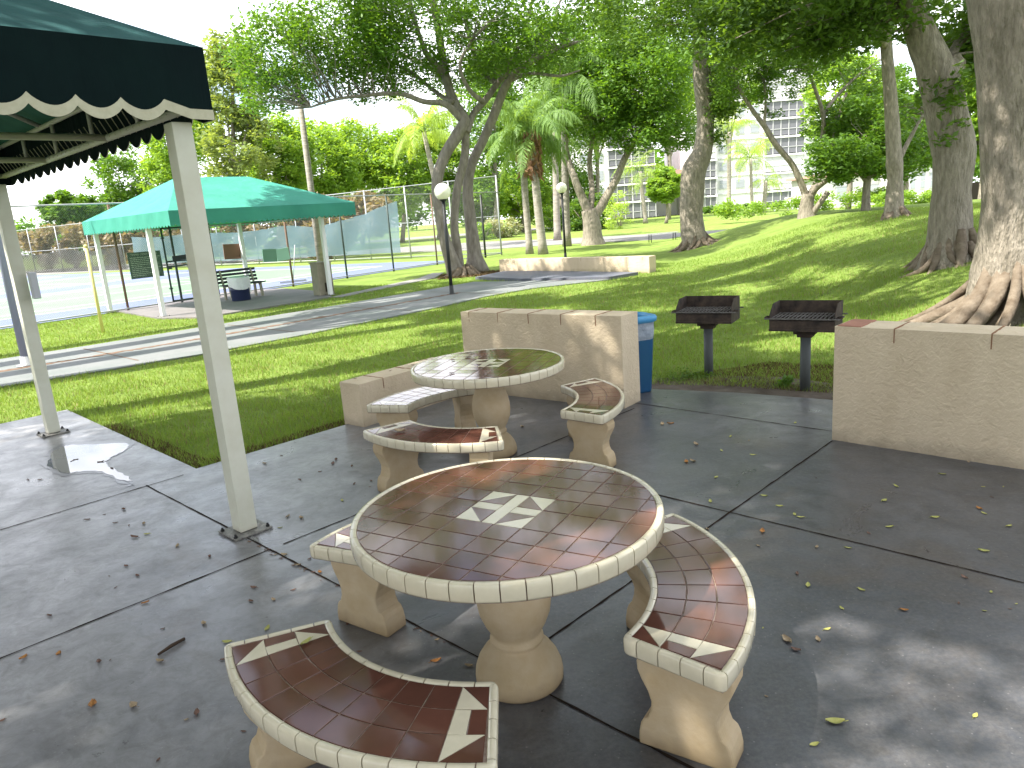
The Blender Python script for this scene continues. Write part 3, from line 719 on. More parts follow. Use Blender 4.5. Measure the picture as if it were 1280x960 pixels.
    for q in posts:
        p = ud*q[0] + wd*q[1]; pm = MB(); hw = post_w
        pm.box((0, 0, post_h/2 + .01), (hw, hw, post_h - .02)); po = pm.build('post', M['post'] if detail else M['white'], t, bevel=.004, loc=p, rz=math.atan2(ud.y, ud.x) + R_(q[2] if len(q) > 2 else 0))
        if base_plate:
            bp = MB(); bp.box((0, 0, .009), (hw*1.7 + .06, hw*2.1, .012)); bp.build('base_plate', M['plate'], po, bevel=.002)
            for sx in (-1, 1):
                for sy in (-1, 1):
                    bo = MB(); bo.lathe([(.013, .015), (.013, .026), (.008, .028), (.008, .038)], 6, (sx*(hw*.85+.012), sy*hw*.8), smooth=False); bo.build('bolt', M['bolt'], po)
    return t
P1 = Vector((-1.80, 4.45, 0))
C1 = canopy('shade_canopy', 'dark green canopy with a cream scalloped edge at the left, very close', P1, -U, -W, 4.6, 4.24, 2.52, 2.91, 2.51, 4.12,
       [M['canvas_roof'], M['canvas_dark']], [(0, 0), (0, 4.24)], .115, .215, .15)
bx = MB(); bx.box((0, 0, 0), (.06, .10, .26)); e = atY(42, 357, 7.35)
tag(bx.build('electrical_box', M['greybox'], None, bevel=.006, loc=(e.x, 7.36, e.z), rz=ANG_U), 'small grey electrical box fixed to the further left canopy post', 'electrical box')
t = thing('metal_pole', 'blue grey round metal pole behind the left canopy, standing at the path edge', 'pole', (*at(33, 457).xy, 0))
b = MB(); b.tube([(0, 0, 0), (0, 0, 4.2)], .058, 20); b.build('pole', M['bluepole'], t)
b = MB(); b.lathe([(.14, 0), (.14, .02), (.08, .03), (.07, .16)], 24); b.build('base', M['galv'], t)

# far canopy on its pad
F2 = Vector((-7.65, 17.55, 0)); uc = Vector((math.cos(.843), math.sin(.843), 0)); wc = Vector((-uc.y, uc.x, 0))
C2 = canopy('shade_canopy', 'teal green canopy on white posts over a concrete pad by the tennis courts', F2, uc, wc, 5.36, 5.34, 2.27, 2.56, 2.19, 3.52,
       [M['canvas_teal'], M['canvas_teal']], [(.24, 5.2), (.16, 1.6), (4.54, .55), (4.62, 5.2)], .11, .16, .0, trim=False, detail=False, ridge=(uc*(2.68 - 1.05) + wc*2.7, uc*(2.68 + 1.05) + wc*2.7))
def rel2(a, b_): p = A2 + u2*a + w2*b_; return (p.x, p.y, .012)
# bench, drum, cabinet
t = thing('park_bench', 'dark slatted bench under the teal canopy behind the drum', 'bench', rel2(3.0, 2.5), AN2 + R_(8))
b = MB()
for k in range(4): b.box((0, -.18 + k*.115, .43), (1.3, .09, .035))
b.build('seat', M['slat'], t, bevel=.004); b = MB()
for k in range(4): b.box((0, .26 + k*.025, .52 + k*.105), (1.3, .03, .075))
b.build('backrest', M['slat'], t, bevel=.004)
for sx in (-.5, .5):
    b = MB(); b.bar((sx, -.2, 0), (sx, -.14, .42), .07, .06); b.bar((sx, .2, 0), (sx, .2, .42), .07, .06); b.bar((sx, .22, .4), (sx, .35, .88), .05); b.bar((sx, -.2, .4), (sx, .24, .4), .05); b.build('leg', M['conc'], t)
t = thing('waste_drum', 'navy drum with a white bag hanging over its rim under the teal canopy', 'bin', rel2(2.62, 1.75))
b = MB(); b.lathe([(.26, 0), (.27, .02), (.27, .3), (.28, .31), (.28, .33), (.27, .34), (.27, .62)], 32); b.build('drum', M['navy'], t)
b = MB(); n = 40; prof = [(.25, .66), (.30, .69), (.315, .66), (.31, .55), (.30, .45)]
vs = []; fs = []
for i, (r, z) in enumerate(prof):
    for k in range(n):
        a = 2*PI*k/n; rr = r*(1 + (.05*math.sin(7*a) + .03*math.sin(13*a)) * (i/4)); vs.append((rr*math.cos(a), rr*math.sin(a), z - (.13*max(0, math.sin(a*1.0 + 2.5)) if i == 4 else 0)))
for i in range(4):
    for k in range(n): fs.append((i*n+k, i*n+(k+1)%n, (i+1)*n+(k+1)%n, (i+1)*n+k))
b.add(vs, fs, 0, True); b.build('liner_bag', M['wliner'], t)
t = thing('utility_cabinet', 'tan utility cabinet with a dark vent beside the right post of the teal canopy', 'cabinet', rel2(4.42, .0), AN2)
b = MB(); b.box((0, 0, .46), (.46, .42, .92)); b.box((0, 0, .935), (.52, .48, .03)); b.build('cabinet_body', M['tan'], t, bevel=.008)
b = MB(); b.box((.08, -.212, .22), (.24, .012, .26))
for k in range(5): b.box((.08, -.222, .12 + k*.05), (.24, .02, .012))
b.build('vent', M['vent'], t)
t = thing('utility_pole', 'tall grey wooden pole rising behind the teal canopy', 'pole', (*at(404, 352).xy, G0))
b = MB(); b.tube([(0, 0, 0), (0, 0, 3), (0.02, 0, 8.5)], [.13, .115, .09], 14, rough=.03); b.build('pole', M['palmbark'], t)
# sign board with rules
def text_mesh(s, size, name, m, parent, loc, rot):
    cu = bpy.data.curves.new(name, 'FONT'); cu.body = s; cu.size = size; cu.align_x = 'CENTER'; cu.align_y = 'CENTER'; cu.extrude = .001
    tmp = bpy.data.objects.new(name, cu); COL.objects.link(tmp); dg = bpy.context.evaluated_depsgraph_get(); me = bpy.data.meshes.new_from_object(tmp.evaluated_get(dg))
    bpy.data.objects.remove(tmp); o = bpy.data.objects.new(name, me); COL.objects.link(o); me.materials.clear(); me.materials.append(m); o.parent = parent; o.location = loc; o.rotation_euler = rot; return o
sg = F0 + fa*1.1 - fb*.06
sp = atY(178, 331, sg.y)
t = thing('rules_sign', 'dark green board of small pale lettering on the tennis court fence', 'sign', (sp.x + .15, sg.y - .1, sp.z), ANF - R_(14))
b = MB(); b.box((0, 0, 0), (.92, .02, .76)); b.build('board', M['signgreen'], t, bevel=.004)
for wd_, wx in (('TENNIS', -.26), ('COURT', .02), ('RULES', .27)): text_mesh(wd_, .068, 'heading_word', M['signtext'], t, (wx, -.0125, .31), (PI/2, 0, 0))
for k in range(11):
    b = MB(); b.box((-.02, -.0103, .22 - k*.052), (.8, .001, .004)); z = .22 - k*.052; x = -.40
    while x < .36:
        w = random.uniform(.03, .09); b.box((x + w/2, -.0115, z), (w, .002, .018)); x += w + .02
        if random.random() < .06: break
    b.build('text_line', M['signtext'], t)

# ------------------------------------------------------------------ tennis fences
def fence(name, label, a, c, h, posts, pm, linkm, rails=(0.03, 1.0), gate=None):
    a, c = Vector((*a, G0)), Vector((*c, G0)); d = c - a; L = d.length; rz = math.atan2(d.y, d.x)
    t = thing(name, label, 'fence', a, rz)
    b = MB(); b.add([(0, 0, .05), (L, 0, .05), (L, 0, h), (0, 0, h)], [(0, 1, 2, 3)]); b.build('chain_link', linkm, t)
    r = MB()
    for f in rails: r.tube([(0, 0, h*f), (L, 0, h*f)], .022, 8)
    r.build('rail', M['galv'], t)
    for i, s in enumerate(posts):
        p = MB(); p.tube([(0, 0, 0), (0, 0, h + .03)], .036, 10); p.build('fence_post', pm if not hasattr(pm, '__len__') else pm[i % len(pm)], t, loc=(s, .03, 0))
    return t, L
A = F0 - fa*14; B = F0 + fa*19
ft, L = fence('chain_link_fence', 'tall chain link fence along the near side of the tennis courts', A.xy, B.xy, 3.05, [0, 3.2, 6.4, 9.6, 14.0, 15.7, 17.0, 20, 22.6, 25.2, 28, 30.8, 33], [M['darkpost'], M['rust'], M['darkpost']], M['link'])
def onfence(px, py):
    d = ray(px, py); n = fb; t_ = (A - CAM).dot(n) / d.dot(n); return CAM + d*t_
g0, g1_ = onfence(214, 382), onfence(262, 376)
t = thing('chain_link_gate', 'open framed court gate behind the near white canopy posts', 'gate', (g0.x, g0.y, G0), ANF)
b = MB(); gw = 1.15
for x in (0.07, gw): b.tube([(x, -.05, .1), (x, -.05, 2.3)], .028, 8)
for z in (.12, 1.15, 1.3, 2.28): b.tube([(.07, -.05, z), (gw, -.05, z)], .024, 8)
b.build('gate_frame', M['darkpost'], t); b = MB(); b.add([(.07, -.05, .1), (gw, -.05, .1), (gw, -.05, 2.3), (.07, -.05, 2.3)], [(0, 1, 2, 3)]); b.build('chain_link', M['link_dark'], t)
b = MB(); b.box((.1, -.1, 1.1), (.14, .06, .05)); b.build('latch', M['darkpost'], t)
for z in (.5, 2.0): b = MB(); b.box((.05, -.08, z), (.1, .05, .04)); b.build('hinge', M['darkpost'], t)
c_ = F0 + fa*19; d_ = F0 + fa*19 + fb*56
fence('chain_link_fence', 'tall chain link fence at the far end of the courts', c_.xy, d_.xy, 3.8, [0, 3, 6, 9, 12, 15, 19, 23, 27, 31, 35, 40, 45, 50, 56], M['galv'], M['link_dark'], (.03, .5, 1.0))
def screen(b0, b1, z0, zt, m, label, seed):
    rr = random.Random(seed); n = 60; o = F0 + fa*18.9; b = MB(); vs = []; fs = []
    t_ = thing('windscreen', label, 'windscreen', (o.x, o.y, G0), math.atan2(fb.y, fb.x))
    for i in range(n + 1):
        f = i/n; x = b0 + (b1-b0)*f; top = zt(f) + rr.uniform(-.03, .03)
        for j in range(5): vs.append((x, .06*math.sin(x*2.1 + j) , z0 + (top - z0)*j/4))
    for i in range(n):
        for j in range(4): fs.append((i*5+j, (i+1)*5+j, (i+1)*5+j+1, i*5+j+1))
    b.add(vs, fs, 0, True); b.build('screen_cloth', m, t_)
screen(6.6, 33.5, .35, lambda f: 3.1 - .9*min(1, f*4)*(1 - .35*f) - .25*abs(math.sin(f*9)), M['screen'], 'sagging dark blue green windscreen cloth on the far court fence', 3)
screen(35, 55, .05, lambda f: 1.9 - .3*abs(math.sin(f*7)), M['screen2'], 'grey brown windscreen cloth low on the far fence at the left', 4)
for (x0, y0, x1, y1, mt, lab) in ((280, 306, 297, 323, 'brownboard', 'small brown board hanging on the court fence'), (328, 312, 343, 327, 'greenboard', 'small mossy green board on the court fence, left of the pale teal one'), (345, 311, 359, 325, 'tealboard', 'small pale teal board on the court fence'), (217, 319, 236, 324, 'slat', 'narrow dark plate hung on the gate')):
    p = onfence((x0+x1)/2, (y0+y1)/2); s = (p - CAM).length/FPX; b = MB(); w, h_ = (x1-x0)*s*1.3, (y1-y0)*s; b.box((0, 0, 0), (w, .02, h_))
    o = b.build('fence_board', M[mt], None, bevel=.003, loc=p - fb*.07, rz=ANF); tag(o, lab, 'board')
    o.rotation_euler.y = R_(random.uniform(-4, 4))
p = onfence(384, 347); t = thing('court_squeegee', 'court squeegee leaning inside the tennis fence', 'squeegee', (p.x - .3, p.y + .5, 0), ANF - R_(30))
b = MB(); b.tube([(-.35, 0, .12), (-.1, .1, 1.4)], .015, 8); b.build('handle', M['galv'], t); b = MB(); b.box((-.35, 0, .1), (.95, .05, .08)); b.build('blade', M['greybox'], t)
p = at(129, 416, G0); t = thing('marker_post', 'pale yellow post on the grass strip left of the teal canopy', 'post', (p.x, p.y, G0)); b = MB(); b.tube([(0, 0, 0), (0, 0, 1.9)], .035, 12); b.lathe([(.04, 1.9), (.045, 1.93), (.02, 1.96)], 12); b.build('post', M['yellow'], t)

# ------------------------------------------------------------------ globe lamps
def lamp(px, py, h, label):
    g = ground(px, py); t = thing('globe_lamp', label, 'lamp post', g, 0, 'white globe lamp posts')
    b = MB(); b.tube([(0, 0, 0), (0, 0, h - .2)], .045, 16); b.lathe([(.10, 0), (.10, .03), (.06, .05), (.055, .25)], 20); b.build('pole', M['blackpole'], t)
    b = MB(); b.lathe([(.05, h-.24), (.09, h-.21), (.10, h-.18), (.07, h-.17)], 20); b.build('fitter', M['blackpole'], t)
    b = MB(); n = 14; r = .21; b.lathe([(r*math.sin(PI*(k+.15)/(n+.3)), h - r*math.cos(PI*(k+.15)/(n+.3))) for k in range(n+1)], 32); b.build('globe', M['globe'], t)
lamp(565, 369, 2.6, 'white globe lamp at the path edge in front of the many stemmed tree')
lamp(707, 324, 2.8, 'white globe lamp on a black pole behind the long low far wall')
p = ground(607, 322); t = thing('thin_pole', 'thin dark metal pole just right of the many stemmed tree', 'pole', p); b = MB(); b.tube([(0, 0, 0), (0, 0, 2.95)], .05, 10); b.build('pole', M['blackpole'], t)

# ------------------------------------------------------------------ foliage
def clumps(blobs, rng):
    """blobs: (centre, (rx,ry,rz), count, clump radius)"""
    C = []; Rr = []
    for c, r, k, cr in blobs:
        v = rng.normal(size=(k, 3)); v /= np.linalg.norm(v, axis=1)[:, None]; rad = rng.uniform(.25, 1, size=(k, 1)) ** .55
        C.append(np.array(c) + v*rad*np.array(r)); Rr.append(cr*rng.uniform(.6, 1.35, size=k))
    return np.concatenate(C), np.concatenate(Rr)
def leaf_verts(C, Rr, n, size, rng, flat=.75, droop=0.0, asp=.42):
    w = Rr**2; idx = rng.choice(len(C), n, p=w/w.sum())
    g = rng.normal(size=(n, 3)); g /= np.linalg.norm(g, axis=1)[:, None]; g *= rng.uniform(0, 1, size=(n, 1))**.5
    g[:, 2] *= flat; P = C[idx] + g*Rr[idx][:, None]
    a = rng.normal(size=(n, 3)); a[:, 2] = a[:, 2]*.45 - droop; a /= np.linalg.norm(a, axis=1)[:, None]
    nr = rng.normal(size=(n, 3))*.75; nr[:, 2] += 1.0
    b = np.cross(nr, a); b /= np.linalg.norm(b, axis=1)[:, None] + 1e-9
    s = (size*rng.uniform(.6, 1.3, size=n))[:, None]
    V = np.stack([P - a*s*.5, P + b*s*asp*.5 - a*s*.05, P + a*s*.5, P - b*s*asp*.5 - a*s*.05], 1)
    return V.reshape(-1, 3)
def px_blob(px, py, Y, rx, ry, rd, k, cr):
    c = atY(px, py, Y); s = Y/FPX*1.03; return ((c.x, c.y, c.z), (rx*s, rd, ry*s), k, cr)
def twigs(b, skel, C, rng, frac=1.0, r0=.03, m=0, maxd=3.2):
    S = np.array([[*p] for p in skel])
    for c in C:
        if rng.uniform() > frac: continue
        d = np.linalg.norm((S - c)*np.array([1, 1, 1.3]), axis=1); i = int(np.argmin(d))
        if d[i] > maxd: continue
        a = Vector(S[i]); e = Vector(c); mid = a.lerp(e, .55) + Vector((rng.uniform(-.5, .5), rng.uniform(-.5, .5), rng.uniform(-.25, .35)))*min(1, d[i]*.4)
        b.tube([a, a.lerp(mid, .5), mid, e], [r0, r0*.75, r0*.5, r0*.2], 5, m=m, cap=False)
def limb(pts, Y, jit=0, seed=0, n=5, ws=1.0):
    """pts: (px,py,width_px[,dY]) -> 3D polyline at real distance, radii in metres"""
    P = []; Rr = []
    for q in pts:
        dy = q[3] if len(q) > 3 else 0; p = atY(q[0], q[1], Y + dy); P.append(p); Rr.append(ws*q[2]*(Y+dy)/FPX/2)
    pp = bez(P, n); rr = []
    for i in range(len(P) - 1):
        for k in range(n): rr.append(Rr[i] + (Rr[i+1]-Rr[i])*k/n)
    rr.append(Rr[-1]); return pp, rr
def roots(b, c, r, n, length, seed, m=0, z=.3, spread=(0, 2*PI), rr0=.3):
    rr = random.Random(seed)
    for k in range(n):
        a = spread[0] + (spread[1]-spread[0])*(k + rr.uniform(-.35, .35))/n; L = length*rr.uniform(.45, 1.2); w = r*rr0*rr.uniform(.6, 1.25); pts = []; rad = []; zk = z*rr.uniform(.6, 1.35)
        p1, p2, am = rr.uniform(0, 6), rr.uniform(0, 6), rr.uniform(.25, .8)
        for i in range(15):
            f = i/14; aa = a + am*math.sin(f*3.4 + p1)*f + .12*math.sin(f*9 + p2)*f; q = r*.62 + L*f**1.25; x, y = c[0] + q*math.cos(aa), c[1] + q*math.sin(aa)
            g = hgt(x, y); zz = g + zk*max(0, 1 - f*1.5)**2.0 + w*.12*(1-f) - .05*f*f - .015; pts.append((x, y, zz))
            rad.append(w*(.55 + .6*math.sin(PI*min(1, f*1.6 + .1)))*(1 - .62*f) + .01)
        b.tube(pts, rad, 8, m=m, rough=.14, seed=seed+k)
        if rr.random() < .5:
            q = pts[7]; aa = a + rr.choice((-1, 1))*.6; e = [Vector(q) + Vector((math.cos(aa)*t, math.sin(aa)*t, 0)) for t in (0, L*.2, L*.42)]; e = [Vector((v.x, v.y, hgt(v.x, v.y) - .02*i_)) for i_, v in enumerate(e)]
            b.tube(e, [w*.5, w*.35, .01], 6, m=m, rough=.1, seed=k)
def tree(name, label, base, limbs, blobs, nleaf, lsize, leafm, barkm='bark', group=None, seed=1, rootspec=None, twig=.8, droop=.15, sides=14, rough=.07, r0=.03, asp=.42):
    rng = np.random.default_rng(seed); t = thing(name, label, 'tree', base, 0, group); off = Vector(base)
    b = MB(); skel = []
    for i, (pp, rr) in enumerate(limbs):
        b.tube([p - off for p in pp], rr, sides if rr[0] > .08 else 8, rough=rough if rr[0] > .06 else 0, seed=seed*13 + i); 
        skel += pp[len(pp)//3:]
    if rootspec:
        bb = MB(); roots(bb, (base[0], base[1]), *rootspec[:3], seed, 0, *rootspec[3:])
        b.add([Vector(v) - off for v in bb.v], bb.f, 1, True)
    C, Rr = clumps(blobs, rng)
    if skel and twig: twigs(b, [p - off for p in skel], [c - np.array(off) for c in C], rng, twig, r0)
    b.build('trunk', [M[barkm], M['root']], t)
    V = leaf_verts(C - np.array(off), Rr, nleaf, lsize, rng, droop=droop, asp=asp)
    np_mesh('crown', V, 4, M[leafm], t)
    return t

# --- many stemmed ficus left of centre
g = ground(580, 345); Yf = g.y
L1 = limb([(572, 352, 34), (567, 335, 24), (556, 300, 17), (549, 262, 15), (547, 225, 16), (556, 195, 16), (572, 168, 17), (580, 150, 16), (566, 125, 14, .3), (556, 90, 12, .6), (550, 50, 10, .8), (541, 0, 9, 1), (535, -60, 6, 1)], Yf, ws=.84)
L2 = limb([(573, 350, 26, .3), (572, 315, 16, .4), (568, 280, 14, .4), (572, 235, 14, .4), (581, 195, 13, .3), (582, 160, 13, .1)], Yf, ws=.74)
L3 = limb([(596, 340, 36, 1), (593, 318, 22, 1), (589, 280, 18, 1), (585, 235, 15, 1), (590, 205, 14, .9), (604, 175, 13, .8), (618, 142, 13, .7), (633, 105, 11, .5), (652, 84, 9, .2), (690, 64, 6, -.4), (722, 52, 4, -.8)], Yf, ws=.84)
L4 = limb([(583, 165, 13), (592, 142, 10, .3), (606, 126, 10, .6), (622, 104, 9, 1), (634, 88, 7, 1.2), (655, 40, 6, 2), (670, -20, 4, 2.5)], Yf, ws=.75)
L5 = limb([(578, 150, 13), (556, 130, 11, -.3), (530, 127, 9, -.6), (500, 117, 8, -.9), (460, 119, 6, -1.2), (420, 124, 5, -1.5), (388, 134, 3, -1.8)], Yf, ws=.7)
L6 = limb([(556, 92, 9, .6), (535, 70, 6, .2), (520, 30, 5, 0), (505, -30, 4, 0)], Yf)
L7 = limb([(580, 152, 9), (560, 108, 6, 1.5), (530, 80, 5, 2.5), (480, 60, 4, 3.5)], Yf)
L8 = limb([(622, 106, 7, 1), (600, 85, 6, 2), (585, 40, 5, 3), (580, -20, 3, 3)], Yf)
LA = limb([(566, 128, 6), (548, 118, 5, .6), (520, 95, 4, 1), (495, 80, 3, 1.2), (465, 70, 2, 1.4)], Yf)
LB = limb([(604, 128, 6), (585, 110, 5, -.5), (575, 80, 4, -.8), (590, 50, 3, -1)], Yf)
LC = limb([(650, 85, 5), (668, 70, 4, .8), (690, 35, 3, 1.4), (700, 0, 2, 2)], Yf)
L9 = limb([(636, 100, 6, .5), (665, 92, 4, 0), (700, 95, 3, -.3), (725, 88, 2, -.5)], Yf)
bl = [px_blob(350, 70, Yf-1, 55, 50, 2.2, 90, .55), px_blob(430, 30, Yf-.5, 75, 60, 2.6, 150, .6), px_blob(455, 88, Yf-.5, 45, 24, 2, 50, .45), px_blob(530, 35, Yf, 75, 60, 3, 110, .55),
      px_blob(610, 45, Yf+.5, 70, 48, 3, 100, .5), px_blob(675, 50, Yf, 60, 40, 2.4, 80, .5), px_blob(540, -70, Yf, 190, 60, 4, 90, .7), px_blob(385, 105, Yf-1.5, 45, 18, 1, 26, .35), px_blob(540, 95, Yf+1.5, 75, 18, 2, 46, .4), px_blob(470, 112, Yf-.5, 60, 12, 1.2, 26, .34), px_blob(640, 70, Yf+1, 55, 22, 2, 30, .4), px_blob(330, 115, Yf-1, 30, 22, 1.2, 24, .4)]
tree('ficus_tree', 'many stemmed grey tree with twisting trunks beside the nearer globe lamp', g, [L1, L2, L3, L4, L5, L6, L7, L8, L9, LA, LB, LC], bl, 60000, .15, 'leaf_mid', 'bark2', seed=3, rootspec=(.42, 18, 1.0, .3, (0, 2*PI), .2), twig=.5, r0=.022)

# --- tall trees on the mound
shade = 'tall shade trees on the grass mound'
g = ground(868, 309); Y = g.y
L1 = limb([(868, 314, 46), (868, 303, 36), (864, 270, 31), (866, 235, 34), (868, 213, 34), (878, 190, 27), (882, 150, 23), (876, 100, 21), (875, 50, 19), (871, 0, 18), (866, -60, 15), (868, -130, 10)], Y, ws=.86)
L2 = limb([(874, 40, 9), (900, 0, 7, -1), (930, -50, 5, -2)], Y); L3 = limb([(876, 100, 6), (890, 85, 5, .3), (905, 80, 3, .6)], Y)
bl = [px_blob(902, 110, Y, 17, 42, .9, 46, .45), px_blob(893, 165, Y, 12, 22, .6, 18, .35), px_blob(800, 5, Y-1, 75, 28, 3, 70, .55), px_blob(910, 15, Y-1, 70, 34, 3, 80, .6), px_blob(860, -90, Y, 190, 85, 5, 110, .9), ((10.5, 24, 11), (4, 4, 1.6), 36, .7), px_blob(745, 20, Y-3, 30, 30, 1.5, 26, .45), px_blob(785, 45, Y-4, 12, 26, .8, 12, .4)]  # the blob in world coordinates is an unseen crown extension shading the mound
tree('shade_tree', 'tall straight tree with a swollen bend in its trunk, right of the long low wall', g, [L1, L2, L3], bl, 42000, .17, 'leaf_dark', 'bark', shade, 5, (.52, 18, 1.2, .45, (0, 2*PI), .17), .5)
g = ground(1118, 271); Y = g.y
L1 = limb([(1118, 277, 30), (1118, 262, 22), (1119, 225, 17), (1118, 205, 20), (1117, 185, 17), (1114, 135, 15), (1110, 85, 14), (1108, 60, 13), (1106, 0, 12), (1100, -80, 9)], Y)
L2 = limb([(1119, 212, 9), (1126, 195, 6, .3), (1150, 150, 4, .6), (1170, 120, 3, 1)], Y); L3 = limb([(1109, 60, 8), (1080, 20, 6, -1), (1040, 0, 4, -2)], Y)
bl = [px_blob(1060, 20, Y, 80, 38, 3, 90, .55), px_blob(1140, 150, Y+1, 26, 26, 1, 20, .35), px_blob(1110, -70, Y, 170, 70, 4, 120, .9), px_blob(990, 25, Y-1, 55, 34, 2, 60, .5)]
tree('shade_tree', 'slender grey shade tree on the mound with a knot halfway up, second farthest right', g, [L1, L2, L3], bl, 30000, .15, 'leaf_dark', 'bark', shade, 6, (.3, 9, .6, .25, (0, 2*PI), .2), .5)
g = ground(1187, 327); Y = g.y
L1 = limb([(1187, 334, 88), (1185, 318, 62), (1186, 300, 50), (1188, 240, 41), (1191, 205, 46), (1192, 186, 47), (1183, 140, 43), (1176, 105, 44), (1165, 75, 38), (1150, 40, 32), (1138, 5, 30), (1120, -50, 26), (1100, -120, 18)], Y)
L2 = limb([(1200, 195, 26), (1206, 180, 20), (1204, 168, 6)], Y); L3 = limb([(1176, 95, 30), (1192, 85, 24, .2), (1194, 74, 18, .2), (1196, 68, 10, .2)], Y); L4 = limb([(1176, 90, 14), (1200, 50, 10, .6), (1225, 0, 8, 1.2), (1250, -60, 6, 2)], Y)
bl = [px_blob(1192, 105, Y-.1, 24, 20, .5, 16, .25), px_blob(1205, 45, Y+1, 36, 42, 1.2, 50, .35), px_blob(1100, 15, Y, 70, 26, 2, 30, .36), px_blob(1010, 25, Y+1, 70, 36, 2, 40, .4), px_blob(1150, -110, Y, 200, 90, 4, 70, .6), ((3.4, 15.5, 10.2), (4.4, 4.4, 1.0), 40, .62), px_blob(930, 35, Y+2, 50, 34, 1.5, 40, .4), px_blob(1186, 150, Y - .3, 12, 34, .3, 10, .16)]  # blob given in world coordinates: unseen crown part added to shade the mound
tree('shade_tree', 'thick leaning tree with a broken stub and flared roots, left of the largest trunk', g, [L1, L2, L3, L4], bl, 42000, .13, 'leaf_dark', 'bark', shade, 7, (.46, 20, .9, .4, (0, 2*PI), .17), .5, sides=22)
g = ground(1262, 395); Y = g.y
L1 = limb([(1264, 410, 150), (1262, 385, 104), (1260, 350, 82), (1262, 300, 68), (1263, 250, 63), (1264, 180, 64), (1262, 110, 68), (1262, 60, 74), (1260, 0, 78), (1262, -60, 80), (1270, -160, 62), (1290, -260, 46)], Y)
L2 = limb([(1245, -60, 40), (1200, -160, 30, -.6), (1130, -260, 20, -1.2)], Y)
cc = Vector((g.x, g.y, 8.2))
bl = [((cc.x - 1.5, cc.y + 1, 8.3), (5.2, 4.8, 1.6), 95, .7), ((cc.x + 3, cc.y + 3, 8.5), (4.5, 5, 1.6), 60, .7)]
tree('shade_tree', 'largest trunk with sprawling surface roots above the right stucco wall', g, [L1, L2], bl, 26000, .14, 'leaf_dark', 'bark', shade, 8, (.5, 34, 1.9, .5, (0, 2*PI), .135), .4, sides=32)

# --- spreading many limbed tree on the crest
g = ground(1010, 271); Y = g.y
LM = [limb([(1009, 275, 24), (1008, 260, 17), (1010, 243, 15)], Y), limb([(1009, 250, 9), (1002, 230, 8), (990, 205, 7), (970, 181, 7), (955, 157, 6), (940, 137, 5), (925, 112, 4), (915, 90, 3)], Y),
      limb([(1011, 246, 8), (1027, 216, 7, .2), (1033, 200, 6, .2), (1028, 187, 6, .2), (1029, 147, 5, 0), (1020, 115, 4, -.2), (1010, 88, 3, -.4)], Y), limb([(1029, 148, 5), (1038, 130, 4, .5), (1050, 116, 4, 1), (1075, 92, 3, 1.5), (1102, 74, 2, 2)], Y),
      limb([(1034, 205, 6), (1040, 185, 5), (1047, 150, 4, .4), (1058, 116, 3, .6)], Y), limb([(1012, 246, 8), (1023, 233, 7, -.3), (1040, 222, 5, -.5), (1065, 210, 4, -.6), (1102, 191, 3, -.8)], Y), limb([(1013, 272, 9), (1022, 258, 7, -.3), (1035, 240, 7, -.5)], Y), limb([(955, 157, 4), (957, 130, 3), (955, 100, 3)], Y), limb([(1040, 150, 3), (1065, 130, 3, .4), (1085, 118, 2, .6)], Y)]
bl = [px_blob(930, 95, Y, 36, 34, 1.3, 40, .36), px_blob(985, 95, Y, 40, 34, 1.4, 42, .36), px_blob(1060, 150, Y+1, 50, 34, 1.2, 46, .34), px_blob(1010, 60, Y, 80, 30, 2, 60, .4), px_blob(1100, 185, Y+.5, 40, 26, 1, 34, .34), px_blob(1085, 95, Y+1, 34, 26, 1, 26, .34), px_blob(965, 140, Y, 14, 10, .5, 6, .25)]
tree('spreading_tree', 'low spreading tree with many thin limbs and a sawn stump on the mound crest', g, LM, bl, 24000, .12, 'leaf_mid', 'bark', None, 9, (.2, 7, .3, .12), .8, r0=.014)
g = ground(1082, 263); g = Vector((g.x, g.y, g.z)); Y = g.y
bl = [px_blob(1060, 195, Y, 50, 26, 1.6, 60, .4), px_blob(1120, 190, Y, 44, 30, 1.5, 54, .4), px_blob(1085, 150, Y+1, 50, 26, 1.6, 50, .4)]
tree('round_tree', 'small round leafy tree with a short trunk behind the mound crest', g, [limb([(1082, 266, 12), (1083, 240, 9), (1085, 220, 8), (1090, 180, 5)], Y), limb([(1084, 228, 6), (1070, 212, 4), (1055, 205, 3)], Y), limb([(1086, 222, 5), (1100, 214, 4), (1118, 208, 3)], Y)], bl, 20000, .17, 'leaf_mid', 'bark', None, 10, None, .6, r0=.015)

# --- tree in front of the building, centre
g = ground(741, 306); Y = g.y
LM = [limb([(742, 310, 32), (741, 296, 24), (740, 278, 22), (736, 262, 18)], Y), limb([(736, 265, 12), (727, 245, 10), (718, 222, 9), (708, 190, 7, 1), (705, 150, 5, 2)], Y), limb([(744, 272, 11), (756, 250, 10), (770, 225, 9), (782, 196, 8), (800, 165, 6, 1), (815, 130, 4, 1)], Y), limb([(738, 262, 8), (740, 235, 7, .5), (737, 200, 6, 1), (745, 150, 4, 1)], Y)]
bl = [px_blob(740, 130, Y, 45, 45, 3, 90, .75), px_blob(800, 100, Y, 62, 52, 3.5, 130, .8), px_blob(845, 165, Y, 32, 26, 1.8, 44, .55), px_blob(800, 160, Y-1, 45, 24, 2, 50, .6), px_blob(770, 55, Y+1, 90, 34, 3.5, 90, .9)]
tree('broad_tree', 'broad bushy tree with a forked whitish trunk in front of the apartment building', g, LM, bl, 42000, .24, 'leaf_mid', 'bark', None, 12, (.4, 9, .6, .4, (0, 2*PI), .2), .6, r0=.035)

